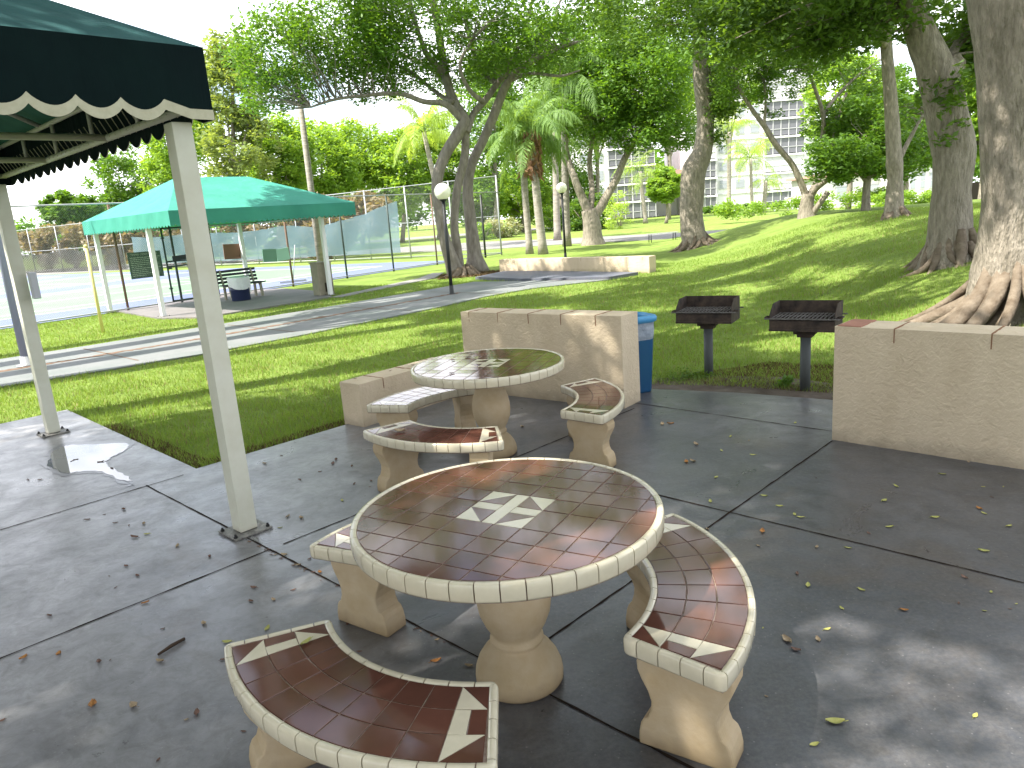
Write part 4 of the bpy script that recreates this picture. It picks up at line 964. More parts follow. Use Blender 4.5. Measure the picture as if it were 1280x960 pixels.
# --- palms
def palm(label, px, py, top, wpx, frond_len, nf, seed, leafm='leaf_palm', skirt=0, group='queen palms', droop=1.0, Yo=None, nleaf=60):
    rr = random.Random(seed); rng = np.random.default_rng(seed)
    g = ground(px, py) if Yo is None else Vector((*atY(px, py, Yo).xy, G0)); Y = g.y; tp = atY(top[0], top[1], Y); t = thing('palm_tree', label, 'palm tree', g, 0, group)
    r = wpx*Y/FPX/2; b = MB(); d = tp - g
    pts = [d*f + Vector((.12*math.sin(f*4 + seed), .1*math.cos(f*3), 0))*f*(1-f) for f in [k/10 for k in range(11)]]
    b.tube(pts, [r*1.35] + [r*(1.08 - .22*k/10) for k in range(1, 11)], 12, rough=.04, seed=seed); b.build('trunk', M['palmbark'], t)
    Vs = []; fb_ = MB(); top_ = d
    for i in range(nf):
        az = 2*PI*i/nf*2.4 + rr.uniform(-.3, .3); el = R_(rr.uniform(-15, 80)); L = frond_len*rr.uniform(.8, 1.15)
        p = Vector(top_); dirv = Vector((math.cos(az)*math.cos(el), math.sin(az)*math.cos(el), math.sin(el))); n = 14; P = [p.copy()]
        for k in range(n):
            p = p + dirv*(L/n); P.append(p.copy()); dirv = (dirv + Vector((0, 0, -.24*droop*(.45 + k/n)))).normalized()
        fb_.tube(P, [.028*(1 - .85*k/n) for k in range(n+1)], 4, cap=False)
        for k in range(nleaf):
            f = .16 + .84*k/nleaf; x = f*n; j = min(n-1, int(x)); q = P[j].lerp(P[j+1], x-j); tn = (P[j+1]-P[j]).normalized(); sd = tn.cross(Vector((0, 0, 1)))
            if sd.length < .1: sd = Vector((1, 0, 0))
            sd.normalize(); ll = L*.26*(math.sin(PI*min(1, .25 + .8*f)))*rr.uniform(.8, 1.2)
            for s in (-1, 1):
                o = (sd*s*.75 + tn*.35 + Vector((0, 0, rr.uniform(-.9, .1)))).normalized(); m1 = q + o*ll*.5 + Vector((0, 0, -.08*ll)); e = m1 + (o*.25 + Vector((0, 0, -1.1*droop))).normalized()*ll*.5
                wv = tn*(.022 + .004*frond_len); Vs += [q - wv*.5, q + wv*.5, m1 + wv*.55, m1 - wv*.55, m1 - wv*.55, m1 + wv*.55, e + wv*.1, e - wv*.1]
    fb_.build('frond_stem', M['leaf_palm'], t)
    np_mesh('crown', np.array([[*v] for v in Vs]), 4, M[leafm], t)
    if skirt:
        C = np.array([[*(top_*f)] for f in np.linspace(1 - skirt, .985, 10)]); V = leaf_verts(C, np.full(10, r*2.0), 420, .55, rng, droop=1.6, asp=.22)
        np_mesh('dead_boots', V, 4, M['deadfrond'], t)
    return t
palm('slim palm of the close pair left of the further globe lamp', 662, 315, (652, 175), 8, 3.0, 15, 21, skirt=.28, Yo=36)
palm('right hand palm of the close pair, ragged brown boots below its crown', 679, 316, (664, 168), 10, 3.3, 17, 22, skirt=.33, Yo=34.8)
palm('palm just behind the further globe lamp with a heavy drooping crown', 709, 307, (704, 118), 9, 5.2, 24, 23, Yo=41)
palm('pale grey palm trunk left of the further globe lamp, far back', 697, 296, (692, 165), 8, 3.4, 13, 24, Yo=50, leafm='leaf_palm')
palm('hazy palm with hanging fronds left of the many stemmed tree', 560, 300, (530, 165), 6, 3.8, 16, 25, Yo=48, leafm='leaf_palm2')
palm('small bright palm between the forked tree and the swollen trunk', 807, 276, (800, 214), 5, 4.2, 14, 26, 'leaf_palm2', Yo=78, nleaf=30)
palm('slim bright palm right of the swollen trunk on the far lawn', 911, 266, (912, 165), 5, 4.2, 13, 27, 'leaf_palm2', Yo=84, nleaf=30)
palm('short bright green palm on the far lawn before the apartment balconies', 941, 269, (938, 198), 4, 4.4, 16, 28, 'leaf_palm2', Yo=76, nleaf=34)
palm('stubby yellowing palm low against the apartment building', 955, 262, (957, 226), 5, 3.2, 12, 29, 'leaf_palm2', Yo=88, nleaf=26)

# --- background trees, each its own crown
bgg = 'background trees beyond the courts and lawn'
def bgtree(px, base, Y, cy, rx, ry, label, lm='leaf_bright', seed=0, n=13000, size=.42, k=110, extra=()):
    g = Vector((*atY(px, base, Y).xy, hgt(atY(px, base, Y).x, Y))); s = Y/FPX*1.03; c = atY(px, cy, Y)
    bl = [((c.x, c.y, c.z), (rx*s, rx*s*.8, ry*s), k, .13*(rx+ry)*s)] + [px_blob(e[0], e[1], Y, e[2], e[3], e[2]*s, e[4], .14*(e[2]+e[3])*s) for e in extra]
    pp = bez([g, g.lerp(c, .35) + Vector((.2, 0, 0)), g.lerp(c, .7), c], 3); w = .035*rx*s + .1
    lim = [(pp, [w*(1.2 - .8*i/(len(pp)-1)) for i in range(len(pp))])]
    for q in range(4):
        e = c + Vector((math.cos(q*1.7+seed)*rx*s*.6, math.sin(q*1.7)*rx*s*.4, ry*s*.4*math.sin(q*2.1))); pq = bez([pp[4], pp[4].lerp(e, .5) + Vector((0, 0, .3)), e], 3); lim.append((pq, [w*.5*(1 - .7*i/(len(pq)-1)) for i in range(len(pq))]))
    return tree('leafy_tree', label, g, lim, bl, n, size, lm, 'bark', bgg, 40 + seed, None, .25, r0=.05, sides=8)
BG = [(88, 300, 72, 262, 34, 20, 'low dark leafed tree at the far left beyond the court', 'leaf_mid', ()),
 (165, 300, 80, 228, 46, 44, 'rounded tree against the sky left of the near white post', 'leaf_mid', ((150, 262, 40, 20, 40),)),
 (222, 300, 74, 180, 44, 56, 'tall tree seen behind the near white post', 'leaf_bright', ((205, 225, 30, 30, 30),)),
 (290, 300, 60, 110, 38, 62, 'tall olive tinted tree rising over the teal canopy', 'leaf_olive', ((300, 190, 50, 40, 60),)),
 (345, 300, 66, 200, 46, 46, 'bright green tree over the ridge of the teal canopy', 'leaf_bright', ()),
 (402, 298, 72, 205, 44, 48, 'bright green tree behind the tall wooden pole', 'leaf_bright', ()),
 (452, 296, 78, 192, 42, 40, 'bright green tree with a domed top right of the tall wooden pole', 'leaf_bright', ((440, 235, 50, 30, 50),)),
 (502, 294, 76, 205, 38, 40, 'bright tree left of the twisting trunks over the far fence', 'leaf_bright', ((500, 240, 44, 26, 40),)),
 (548, 290, 80, 205, 34, 50, 'yellow green tree seen between the twisting trunks', 'leaf_bright', ()),
 (618, 285, 72, 150, 44, 92, 'green tree right of the twisting trunks, shading the pale bush', 'leaf_mid', ()),
 (655, 282, 80, 140, 46, 95, 'dense tree behind the close pair of palms', 'leaf_mid', ()),
 (700, 280, 88, 135, 46, 100, 'dark tree behind the palm by the further globe lamp', 'leaf_mid', ()),
 (600, 286, 78, 245, 34, 34, 'low spreading tree behind the yellow green bush', 'leaf_bright', ()),
 (652, 284, 86, 248, 38, 30, 'low bright tree behind the trunks of the palm pair', 'leaf_bright', ()),
 (706, 282, 94, 242, 38, 34, 'low shaded tree behind the pale palm trunk', 'leaf_mid', ()),
 (745, 276, 92, 110, 44, 60, 'tall tree crown over the left end of the apartment building', 'leaf_bright', ()),
 (835, 262, 88, 110, 50, 50, 'bright tree crown above the middle of the apartment building', 'leaf_bright', ()),
 (832, 262, 72, 232, 20, 20, 'glossy round bush tree at the foot of the apartment building', 'leaf_bright', ()),
 (910, 262, 98, 100, 40, 40, 'pale green crown beside the balcony tower', 'leaf_bright', ()),
 (1060, 258, 62, 120, 50, 46, 'light green tree behind the spreading limbs', 'leaf_bright', ((1050, 170, 40, 30, 40),)),
 (1130, 256, 58, 170, 48, 44, 'mid green tree behind the slender grey trunk', 'leaf_mid', ((1150, 110, 50, 30, 40),)),
 (1225, 250, 44, 130, 34, 60, 'bright leafy tree between the two thickest trunks', 'leaf_bright', ((1225, 60, 40, 40, 40),)),
 (1275, 250, 40, 150, 30, 50, 'leafy tree at the right edge beyond the largest trunk', 'leaf_mid', ())]
for i, (px, by, Y, cy, rx, ry, lab, lm, ex) in enumerate(BG): bgtree(px, by, Y, cy, rx, ry, lab, lm, i, extra=ex)

# --- hedges, brush and shrubs
def bush(name, label, cat, c, r, n, size, lm, k, cr, seed, kind=None, group=None):
    rng = np.random.default_rng(seed); C, Rr = clumps([((0, 0, r[2]*.7), r, k, cr)], rng); V = leaf_verts(C, Rr, n, size, rng)
    V = V[(V.reshape(-1, 4, 3)[:, :, 2].min(1) > -.05).repeat(4)]
    if name in ('hedge', 'brush', 'ground_cover', 'leaf_litter'):
        return tag(np_mesh(name, V, 4, M[lm], None, c), label if not kind else None, cat if not kind else None, group, kind)
    t = thing(name, label, cat, c, 0, group); np_mesh('foliage', V, 4, M[lm], t)
    b = MB()
    for q in range(5): a = q*1.26; b.tube([(0, 0, 0), (math.cos(a)*r[0]*.3, math.sin(a)*r[1]*.3, r[2]*.6), (math.cos(a)*r[0]*.6, math.sin(a)*r[1]*.6, r[2]*1.1)], [.04, .03, .01], 5)
    b.build('stem', M['bark'], t); return t
def hedge_line(name, label, p0, p1, h, w, n, size, lm, seed, kind=None, base=0):
    rng = np.random.default_rng(seed); p0, p1 = Vector(p0), Vector(p1); L = (p1-p0).length; k = int(L/w*5)
    f = rng.uniform(size=k); C = np.stack([p0.x + (p1.x-p0.x)*f, p0.y + (p1.y-p0.y)*f, base + rng.uniform(.1, 1, k)**.8*h], 1) + rng.normal(size=(k, 3))*np.array([w*.25, w*.25, h*.06])
    o = Vector((p0.x, p0.y, 0)); V = leaf_verts(C - np.array([*o]), np.full(k, w*.42), n, size, rng)
    ob = np_mesh(name, V, 4, M[lm], None, o); tag(ob, label if not kind else None, 'hedge' if not kind else None, None, kind); return ob
q0 = F0 + fa*22 + fb*58; q1 = F0 + fa*22 + fb*2
hedge_line('dry_hedge', 'brownish dry vine hedge behind the far court fence, left part', q0, q0.lerp(q1, .5), 3.6, 2.2, 16000, .45, 'brush', 61)
hedge_line('dry_hedge', 'brownish dry vine hedge behind the windscreen cloth, right part', q0.lerp(q1, .5), q1.lerp(q0, .15), 3.5, 2.2, 16000, .42, 'brush', 62)
hedge_line('clipped_hedge', 'clipped green hedge row beyond the mound, left of the thick leaning tree', (24.5, 50, 0), (34, 50, 0), 1.3, 1.2, 9000, .22, 'leaf_bright', 63)
hedge_line('clipped_hedge', 'longer green hedge on the slope behind the slender grey tree', (17, 58, 0), (33, 62, 0), 1.5, 1.5, 9000, .24, 'leaf_bright', 64)
hedge_line('clipped_hedge', 'low dark hedge along the foot of the apartment wall', (28, 103, 0), (40, 102, 0), .9, 1, 4000, .3, 'leaf_mid', 65)
rng = np.random.default_rng(88); n = 900; X = rng.uniform(-230, 260, n); Yt = 165 + 25*rng.uniform(size=n) + .06*np.abs(X); hm = 6.5 + 6*np.clip((X + 120)/110, 0, 1) + 1.8*np.sin(X*.09) + 1.3*np.sin(X*.23)
C = np.stack([X, Yt, hm*rng.uniform(.05, 1, n)**.7], 1); V = leaf_verts(C, np.full(n, 3.3), 60000, 1.6, rng); tag(np_mesh('distant_trees', V, 4, M['leaf_mid']), kind='stuff')
p = atY(628, 290, 66); bush('flowering_bush', 'pale flowering bush between the twisting trunks and the pair of palms', 'bush', (p.x, p.y, G0), (2.1, 1.5, 1.1), 5000, .25, 'flower', 40, .5, 71)
p = atY(604, 290, 64); bush('green_bush', 'yellow green bush left of the pale flowering bush', 'bush', (p.x, p.y, G0), (.9, .9, .8), 2200, .24, 'leaf_bright', 16, .4, 72)
p = atY(735, 284, 70); bush('dark_bush', 'dark spiky bush left of the forked whitish trunk', 'bush', (p.x, p.y, G0), (2.8, 1.6, 2.0), 5200, .4, 'leaf_dark', 46, .7, 73)
p = atY(700, 286, 78); bush('green_bush', 'low bright bush behind the pale palm trunk', 'bush', (p.x, p.y, G0), (3.2, 1.6, 1.5), 5200, .35, 'leaf_bright', 46, .6, 74)
p = atY(775, 280, 66); bush('green_bush', 'thin pale young bush right of the forked whitish trunk', 'bush', (p.x, p.y, G0), (1.6, 1.2, 2.0), 2200, .2, 'leaf_palm2', 26, .5, 75)
p = ground(868, 478); bush('ground_cover', None, None, (p.x - .05, p.y + .08, G0), (.36, .12, .05), 900, .035, 'leaf_dark', 40, .08, 76, 'stuff')
p = ground(986, 486); t = thing('weed', 'small leafy weed growing beside the right grill post', 'plant', (p.x, p.y, G0))
rng = np.random.default_rng(77); C, Rr = clumps([((0, 0, .06), (.1, .07, .05), 9, .05)], rng); np_mesh('foliage', leaf_verts(C, Rr, 90, .06, rng, asp=.7), 4, M['leaf_mid'], t)

# ------------------------------------------------------------------ buildings
def bwin(parent, x, y, z, w, h, rz=0):
    f = MB(); f.box((x, y - .03, z), (w + .16, .1, h + .16)); o = f.build('window', M['frame'], parent)
    g_ = MB(); g_.box((x, y - .09, z + h*.26), (w - .04, .03, h*.44)); g_.box((x, y - .09, z - h*.25), (w - .04, .03, h*.44)); g_.build('pane', M['glass'], o)
YB = 112
def bx_(px, py=255): return atY(px, py, YB).x
t = thing('apartment_building', 'white apartment building with dark screened balconies stacked in a corner tower', 'building', (0, YB, 0))
fl = 2.55; nf = 8
def wallblk(x0, x1, y0, z1, name='wall'):
    b = MB(); b.box(((x0+x1)/2, y0 + 7, z1/2), (x1-x0, 14, z1)); b.build(name, M['stucco_w'], t)
def balc(x0, x1, y0, n, cols, z00=0, pale=()):
    for k in range(n):
        b = MB(); z = z00 + k*fl; b.box(((x0+x1)/2, y0 - .8, z + fl/2), (x1-x0, 1.5, fl - .3)); o = b.build('balcony', M['scrw' if (pale and k in pale) else 'scr'], t)
        s = MB(); s.box(((x0+x1)/2, y0 - .85, z + fl - .12), (x1-x0 + .3, 1.8, .26)); s.build('slab', M['slab'], o)
        f = MB()
        for c in range(cols + 1): x = x0 + (x1-x0)*c/cols; f.box((x, y0 - 1.58, z + fl/2 - .1), (.09, .06, fl - .3))
        f.box(((x0+x1)/2, y0 - 1.585, z + 1.0), (x1-x0, .05, .07)); f.build('screen_frame', M['frame'], o)
xA, xB, xC, xD, xE, xF, xG, xH, xI = [bx_(v) for v in (690, 762, 790, 818, 858, 880, 894, 955, 1003)]
wallblk(xA, xB, 0, fl*8); wallblk(xB, xD, 1.0, fl*7); wallblk(xD, xE, 6, fl*2.2); wallblk(xE, xF, 0, fl*7); wallblk(xF, xG, 1, fl*7); wallblk(xG, xH, 0, fl*8); wallblk(xH, xI, 1.2, fl*8.4); wallblk(xI, xI + 3, 2.5, fl*8.2)
balc(xB, xC, 1, 7, 3); balc(xC, xD, .6, 4, 3); balc(xF, xG, 1, 6, 2, pale=(3, 4, 5)); balc(xH, xI, 1.2, 8, 5, pale=(1, 2, 6, 7))
for k in range(1, 7):
    for px in (708, 733, 750): bwin(t, bx_(px), 0, k*fl + 1.5, 1.3, 1.4)
    for px in (905, 925, 943): bwin(t, bx_(px), 0, k*fl + 1.4, 1.3, 1.2)
b = MB()
for k in range(1, 8): b.box(((xG+xH)/2, -.06, k*fl), (xH-xG, .12, .1)); b.box(((xE+xF)/2, -.06, k*fl), (xF-xE, .12, .1))
b.build('wall_band', M['frame'], t)
b = MB(); b.box(((xD+xE)/2, 5.5, fl*2.4), (xE-xD + .5, 15, .8)); b.build('roof', M['pink'], t)
# smaller house on the right
p0, p1 = atY(1122, 240, 80), atY(1182, 240, 80)
t = thing('pale_house', 'pale low building with narrow windows seen right of the slender grey tree', 'building', (p0.x, 80, 0))
w = p1.x - p0.x; b = MB(); b.box((w/2, 5, 2.0), (w, 10, 4.0)); b.build('wall', M['stucco_w'], t); b = MB(); b.box((w/2, 5, 4.15), (w + 1, 11, .3)); b.build('roof', M['pink'], t)
for k in range(5): bwin(t, w*(k + .5)/5, 0, 2.2, .5, 1.5)
p0 = atY(1035, 245, 84); t = thing('beige_house', 'beige low building glimpsed under the spreading limbs', 'building', (p0.x, 84, 0)); b = MB(); b.box((3.5, 4, 1.7), (9, 8, 3.4)); b.build('wall', M['stucco_w'], t); b = MB(); b.box((3.5, 4, 3.55), (10, 9, .3)); b.build('roof', M['pink'], t); bwin(t, 1.5, 0, 1.6, 1.2, 1.2); bwin(t, 5, 0, 1.6, 1.2, 1.2)
pf = atY(1209, 255, 46); t = thing('dark_fence', 'dark panel fence between the two thickest trunks', 'fence', (pf.x, 46, .3))
for k in range(4): b = MB(); b.box((.45 + k*.92, 0, .75), (.86, .05, 1.35)); b.build('panel', M['vent'], t)
for k in range(5): b = MB(); b.box((k*.92, 0, .78), (.06, .08, 1.56)); b.build('fence_post', M['galv'], t)
p = atY(1143, 262, 44); b = MB(); b.box((0, 0, .25), (.75, .4, .5)); b.box((0, 0, .53), (.8, .45, .06)); tag(b.build('white_bin_box', M['white'], None, bevel=.02, loc=(p.x, 44, max(0, hgt(p.x, 44)))), 'white low box in front of the clipped hedge', 'box')
p = atY(985, 262, 90); t = thing('small_sign', 'small white sign on a short post on the far lawn', 'sign', (p.x, 90, G0)); b = MB(); b.box((0, 0, .3), (.08, .08, .6)); b.build('post', M['galv'], t); b = MB(); b.box((0, -.05, 1.0), (.9, .05, 1.0)); b.build('board', M['white'], t, bevel=.01)
p = atY(962, 264, 90); t = thing('white_bench', 'low white bench on the far lawn before the tower balconies', 'bench', (p.x, 90, G0)); b = MB(); b.box((0, 0, .42), (1.5, .4, .07)); b.build('seat', M['white'], t); 
for sx in (-.6, .6): b = MB(); b.box((sx, 0, .2), (.1, .36, .4)); b.build('leg', M['white'], t)
p = ground(828, 302); t = thing('metal_bench', 'low dark metal bench at the road edge left of the swollen trunk', 'bench', p, R_(10)); b = MB()
for k in range(3): b.box((0, -.15 + k*.14, .42), (1.6, .1, .03))
b.build('seat', M['galv'], t)
for sx in (-.65, .65): b = MB(); b.tube([(sx, -.18, 0), (sx, -.14, .41), (sx, .14, .41), (sx, .18, 0)], .02, 8); b.build('leg', M['blackpole'], t)
# parked car far away behind the trunks
def make_car(loc, rz, label):
    t = thing('parked_car', label, 'car', loc, rz); pr = [(-2.2, .3), (-2.25, .75), (-1.9, .9), (-1.2, .95), (1.1, .98), (2.1, .85), (2.2, .6), (2.15, .3)]
    def ext(q, w, m, name, ins=0):
        b = MB(); n = len(q); vs = [(x, -w, z) for x, z in q] + [(x, w, z) for x, z in q]; b.add(vs, [tuple(range(n)), tuple(range(n, 2*n))[::-1]] + [(i, (i+1) % n, (i+1) % n+n, i+n)[::-1] for i in range(n)]); return b.build(name, M[m], t, bevel=.06)
    ext(pr, .88, 'carpaint', 'body'); ext([(-1.7, .93), (-1.2, 1.42), (.3, 1.45), (1.05, .97)], .76, 'glass', 'cabin'); ext([(-1.2, 1.41), (-1.1, 1.47), (.2, 1.5), (.32, 1.44)], .74, 'carpaint', 'roof')
    for x in (-1.35, 1.35):
        for y in (-.8, .8): b = MB(); b.tube([(x, y - .1, .32), (x, y + .1, .32)], .32, 20); b.build('wheel', M['tyre'], t)
p = atY(600, 287, 92); make_car((p.x, 92, G0), R_(80), 'grey parked car glimpsed far off just right of the twisting trunks')
sheet('road', [(-30, 88), (10, 84), (10, 96), (-30, 100)], .0, M['road'])

# ------------------------------------------------------------------ grass blades
def in_poly(x, y, poly):
    c = np.zeros(len(x), bool); n = len(poly)
    for i in range(n):
        (x0, y0), (x1, y1) = poly[i], poly[(i+1) % n]
        k = ((y0 > y) != (y1 > y)) & (x < (x1-x0)*(y-y0)/((y1-y0) + 1e-12) + x0); c ^= k
    return c
def blades(n, ymin, ymax, h, w, seed, name, mt, dens=1.6, patch=None):
    rng = np.random.default_rng(seed); y = ymin + (ymax-ymin)*rng.uniform(size=n)**dens; x = (rng.uniform(-.86, .86, n))*(y + 2.5)
    ok = ~in_poly(x, y, PATIO)
    for P in (PATH, PAD3, [tuple(v) for v in PAD2], [tuple(v) for v in rect(-20, 16.2, .3, 52)], [(1.25, 7.38), (2.2, 6.95), (2.95, 6.45), (3.05, 6.7), (2.3, 7.25), (1.5, 7.62)], [(-4.95, 20.75), (-4.6, 20.6), (-3.5, 22.7), (-2.35, 25.1), (-2.2, 27.3), (-2.65, 27.5), (-2.95, 25.4), (-4.0, 23.0)]): ok &= ~in_poly(x, y, P)
    ok &= ~((y < 6.2) & (x > 3.0) & (x + y < 8.6))
    if patch: ok &= in_poly(x, y, patch)
    x, y = x[ok], y[ok]; m = len(x); z = hgt_np(x, y) - .004; sc = 1 + .05*(y - 6)
    pat = .75 + .5*(np.sin(x*3.1 + np.sin(y*2.3)*2) * np.sin(y*2.7 + x) > -.2)*rng.uniform(.6, 1, m)
    a = rng.uniform(0, 2*PI, m); hh = h*rng.uniform(.5, 1.3, m)*pat; ww = w*sc*rng.uniform(.7, 1.3, m); ln = rng.uniform(.1, .8, m)*hh; la = rng.uniform(0, 2*PI, m)
    dx, dy = np.cos(a)*ww/2, np.sin(a)*ww/2
    V = np.stack([np.stack([x-dx, y-dy, z], 1), np.stack([x+dx, y+dy, z], 1), np.stack([x + np.cos(la)*ln, y + np.sin(la)*ln, z + hh], 1)], 1).reshape(-1, 3)
    return tag(np_mesh(name, V, 3, mt), kind='stuff')
blades(420000, 5.6, 24, .058, .008, 5, 'grass', M['blade'])
blades(60000, 5.6, 22, .05, .008, 15, 'dry_grass', mat('straw_blade', (.30, .25, .11), .8, .2, col2=(.2, .15, .07), island=1))
edge = [(-5.5, 8.75), (-2.72, 5.9), (-1.7, 6.95), (-1.75, 7.2), (-2.75, 6.22), (-5.2, 8.75)]
blades(900000, 5.6, 9.2, .03, .012, 6, 'dry_grass', M['dryblade'], 1.0, [(-4.4, 7.62), (-2.72, 5.9), (-1.62, 6.98), (-1.7, 7.16), (-2.7, 6.13), (-4.3, 7.72)])
blades(420000, 5.9, 9.5, .03, .014, 8, 'dry_grass', M['dryblade'], 1.0, [(1.8, 7.7), (2.3, 7.1), (3.4, 6.2), (4.2, 6.4), (4.0, 7.6), (3.0, 8.3), (2.2, 8.1)])

# ------------------------------------------------------------------ puddle and fallen leaves
pud = [(60, 582), (66, 566), (85, 557), (120, 556), (157, 554), (158, 562), (140, 572), (132, 580), (150, 590), (166, 601), (150, 600), (128, 590), (100, 590), (80, 592)]
pb = MB(); pv = [at(x, y) for x, y in pud]; pv = bez(pv + [pv[0]], 6)[:-1]; cen = sum(pv, Vector())/len(pv)
rp = random.Random(4); pv = [v + Vector((rp.uniform(-.012, .012), rp.uniform(-.012, .012), 0)) for v in pv]
dm = MB(); dm.add([(cen.x + (v.x-cen.x)*1.13 + rp.uniform(-.02, .02), cen.y + (v.y-cen.y)*1.2 + rp.uniform(-.02, .02), .0025) for v in pv], [tuple(range(len(pv)))]); tag(dm.build('damp_patch', mat('damp_concrete', (.085, .085, .09), .3, .5, noise=(6, 6), col2=(.12, .12, .12))), kind='structure')
pb.add([(p.x, p.y, .0045) for p in pv], [tuple(range(len(pv)))]); tag(pb.build('puddle', M['water']), kind='structure')
def leafmesh(l, w, curl, m, name='fallen_leaf'):
    b = MB(); n = 6; vs = []; fs = []
    for i in range(n + 1):
        f = i/n; ww = w*math.sin(PI*min(.97, max(.03, f)))**.8/2; x = (f-.5)*l; zc = curl*(abs(f-.5)*2)**2
        vs += [(x, -ww, .003 + zc + curl*.6), (x, 0, .002 + zc*.7), (x, ww, .003 + zc + curl*.8)]
    for i in range(n): fs += [(3*i, 3*i+3, 3*i+4, 3*i+1), (3*i+1, 3*i+4, 3*i+5, 3*i+2)]
    b.add(vs, fs, 0, True); b.bar((l*.48, 0, .004), (l*.7, .003, .006), .0015); return b.build(name, M[m])
protos = [(leafmesh(.05, .026, .006, 'lf_brown'), 'small dry brown leaf lying on the concrete patio'), (leafmesh(.042, .024, .006, 'lf_brown'), 'small dry brown leaf lying on the concrete patio'), (leafmesh(.055, .028, .005, 'lf_yellow'), 'small yellow green leaf lying on the concrete patio'), (leafmesh(.05, .03, .008, 'lf_tan'), 'small curled tan leaf lying on the concrete patio'), (leafmesh(.05, .028, .007, 'lf_orange'), 'small orange brown leaf lying on the concrete patio')]
usedp = set()
def put_leaf(k, x, y, z=0, s=1.0, label=None, rz=None):
    p, lab = protos[k]
    if k in usedp: o = p.copy(); COL.objects.link(o)
    else: o = p; usedp.add(k)
    o.location = (x, y, z); o.rotation_euler = (random.uniform(-.12, .12), random.uniform(-.12, .12), random.uniform(0, 6.28) if rz is None else rz); o.scale = (s*.8,)*3
    tag(o, label or lab, 'leaf', None if label else {0: 'brown leaves on the patio', 1: 'brown leaves on the patio', 2: 'yellow leaves on the patio', 3: 'tan leaves on the patio', 4: 'orange leaves on the patio'}[k]); return o
# leaves the photograph shows clearly
SEEN = [(116, 882, 4, 1.5, 'large orange leaf alone at the lower left of the patio'), (168, 883, 3, 1.3, None), (200, 827, 3, 1, None), (124, 828, 1, 1.2, None), (73, 818, 4, 1, None), (29, 823, 4, 1.1, None), (182, 754, 4, 1, None), (62, 770, 1, 1, None), (255, 780, 3, 1, None), (246, 892, 1, 1.2, None), (184, 668, 2, 1, None), (168, 672, 0, 1.5, None), (158, 708, 1, 1, None), (172, 720, 1, 1, None), (262, 696, 1, 1, None), (222, 683, 3, 1, None), (180, 655, 3, 1, None), (155, 637, 0, 1.3, None), (109, 650, 0, 1, None), (144, 654, 0, .8, None),
        (545, 827, 4, 1.2, 'orange brown leaf on dark concrete beside the nearest pedestal'), (586, 833, 3, .9, None), (317, 735, 1, 1.1, None), (314, 752, 1, 1, None), (334, 786, 2, 1, None), (284, 803, 2, 1.1, None), (342, 750, 3, .8, None), (372, 707, 3, 1, None), (400, 716, 4, 1, None), (355, 694, 3, 1, None), (387, 699, 1, .8, None), (360, 646, 3, 1, None), (377, 648, 3, 1.2, None), (330, 657, 4, 1.3, 'orange leaf against the base plate of the near white post'),
        (984, 801, 3, 1.4, 'curled tan leaf on dark concrete right of the right bench'), (1044, 903, 2, 1.5, 'yellow leaf on the dark concrete at the lower right'), (995, 813, 1, 1.2, None), (1034, 787, 2, .8, None), (953, 665, 4, 1.3, None), (1086, 667, 1, .8, None), (1105, 626, 2, 1.1, None), (1169, 647, 2, 1.1, None), (1224, 636, 4, 1, None), (1261, 658, 2, 1, None), (1230, 689, 2, 1.2, None), (1112, 659, 2, 1, None), (1001, 647, 2, 1, None), (955, 620, 2, 1, None), (974, 633, 2, 1, None), (888, 627, 2, 1, None), (895, 597, 2, 1, None), (1120, 608, 2, 1, None), (1178, 593, 2, 1, None),
        (828, 531, 3, 1.5, None), (838, 530, 4, 1.5, None), (870, 556, 3, 1.5, None), (858, 578, 4, 1.4, None), (866, 577, 3, 1.4, None), (941, 569, 2, 1, None), (913, 546, 2, 1, None), (994, 529, 2, 1, None), (653, 534, 3, 1.4, None), (1205, 722, 1, 1, None), (1010, 732, 2, 1, None), (1130, 763, 4, .9, None),
        (95, 575, 1, 1.2, None), (90, 577, 1, 1, None), (126, 578, 0, 1.4, None), (140, 586, 1, 1.2, None), (50, 600, 1, 1, None), (35, 600, 1, 1, None), (420, 575, 1, 1.4, None), (416, 580, 0, 1.4, None), (440, 583, 1, 1, None), (331, 580, 3, 1.2, None), (400, 590, 1, .8, None), (443, 605, 1, .9, None), (375, 600, 1, 1, None), (352, 570, 1, .9, None)]
for px, py, k, s, lab in SEEN:
    p = at(px, py); put_leaf(k, p.x, p.y, 0, s, lab)
rl_ = random.Random(5)
for i in range(90):
    px, py = rl_.uniform(0, 1280), rl_.uniform(540, 955); p = at(px, py)
    if not in_poly(np.array([p.x]), np.array([p.y]), PATIO)[0] or (p.x + .06)**2 + (p.y - 2.69)**2 < .4: continue
    put_leaf(rl_.choice([0, 1, 1, 3, 2]) if px < 500 else rl_.choice([2, 2, 3, 0]), p.x, p.y, 0, rl_.uniform(.35, .9))
for i in range(46):      # leaves gathered in the joint by the near post
    s = rl_.uniform(0, 1.9); x, y = -1.75 + W.x*s, 4.31 + W.y*s; put_leaf(rl_.choice([0, 1, 3]), x + rl_.uniform(-.015, .015), y + rl_.uniform(-.015, .015), 0, rl_.uniform(.3, .75))
p = at(383, 804, .44); put_leaf(2, p.x, p.y, .442, 1.1, 'yellow leaf lying on the tiles of the bench nearest the camera', 1.0)
p = at(500, 540, .44); put_leaf(3, p.x, p.y, .442, 1.9, 'round tan leaf on the pale near bench of the farther table', 0)
for px, py, lab in ((566, 451, 'dark leaf on the left half of the farther table top'), (585, 447, 'dark leaf left of the inlay on the farther table top'), (565, 467, 'dark leaf near the front edge of the farther table top')):
    p = at(px, py, .75); put_leaf(0, p.x, p.y, .752, 1.0, lab)
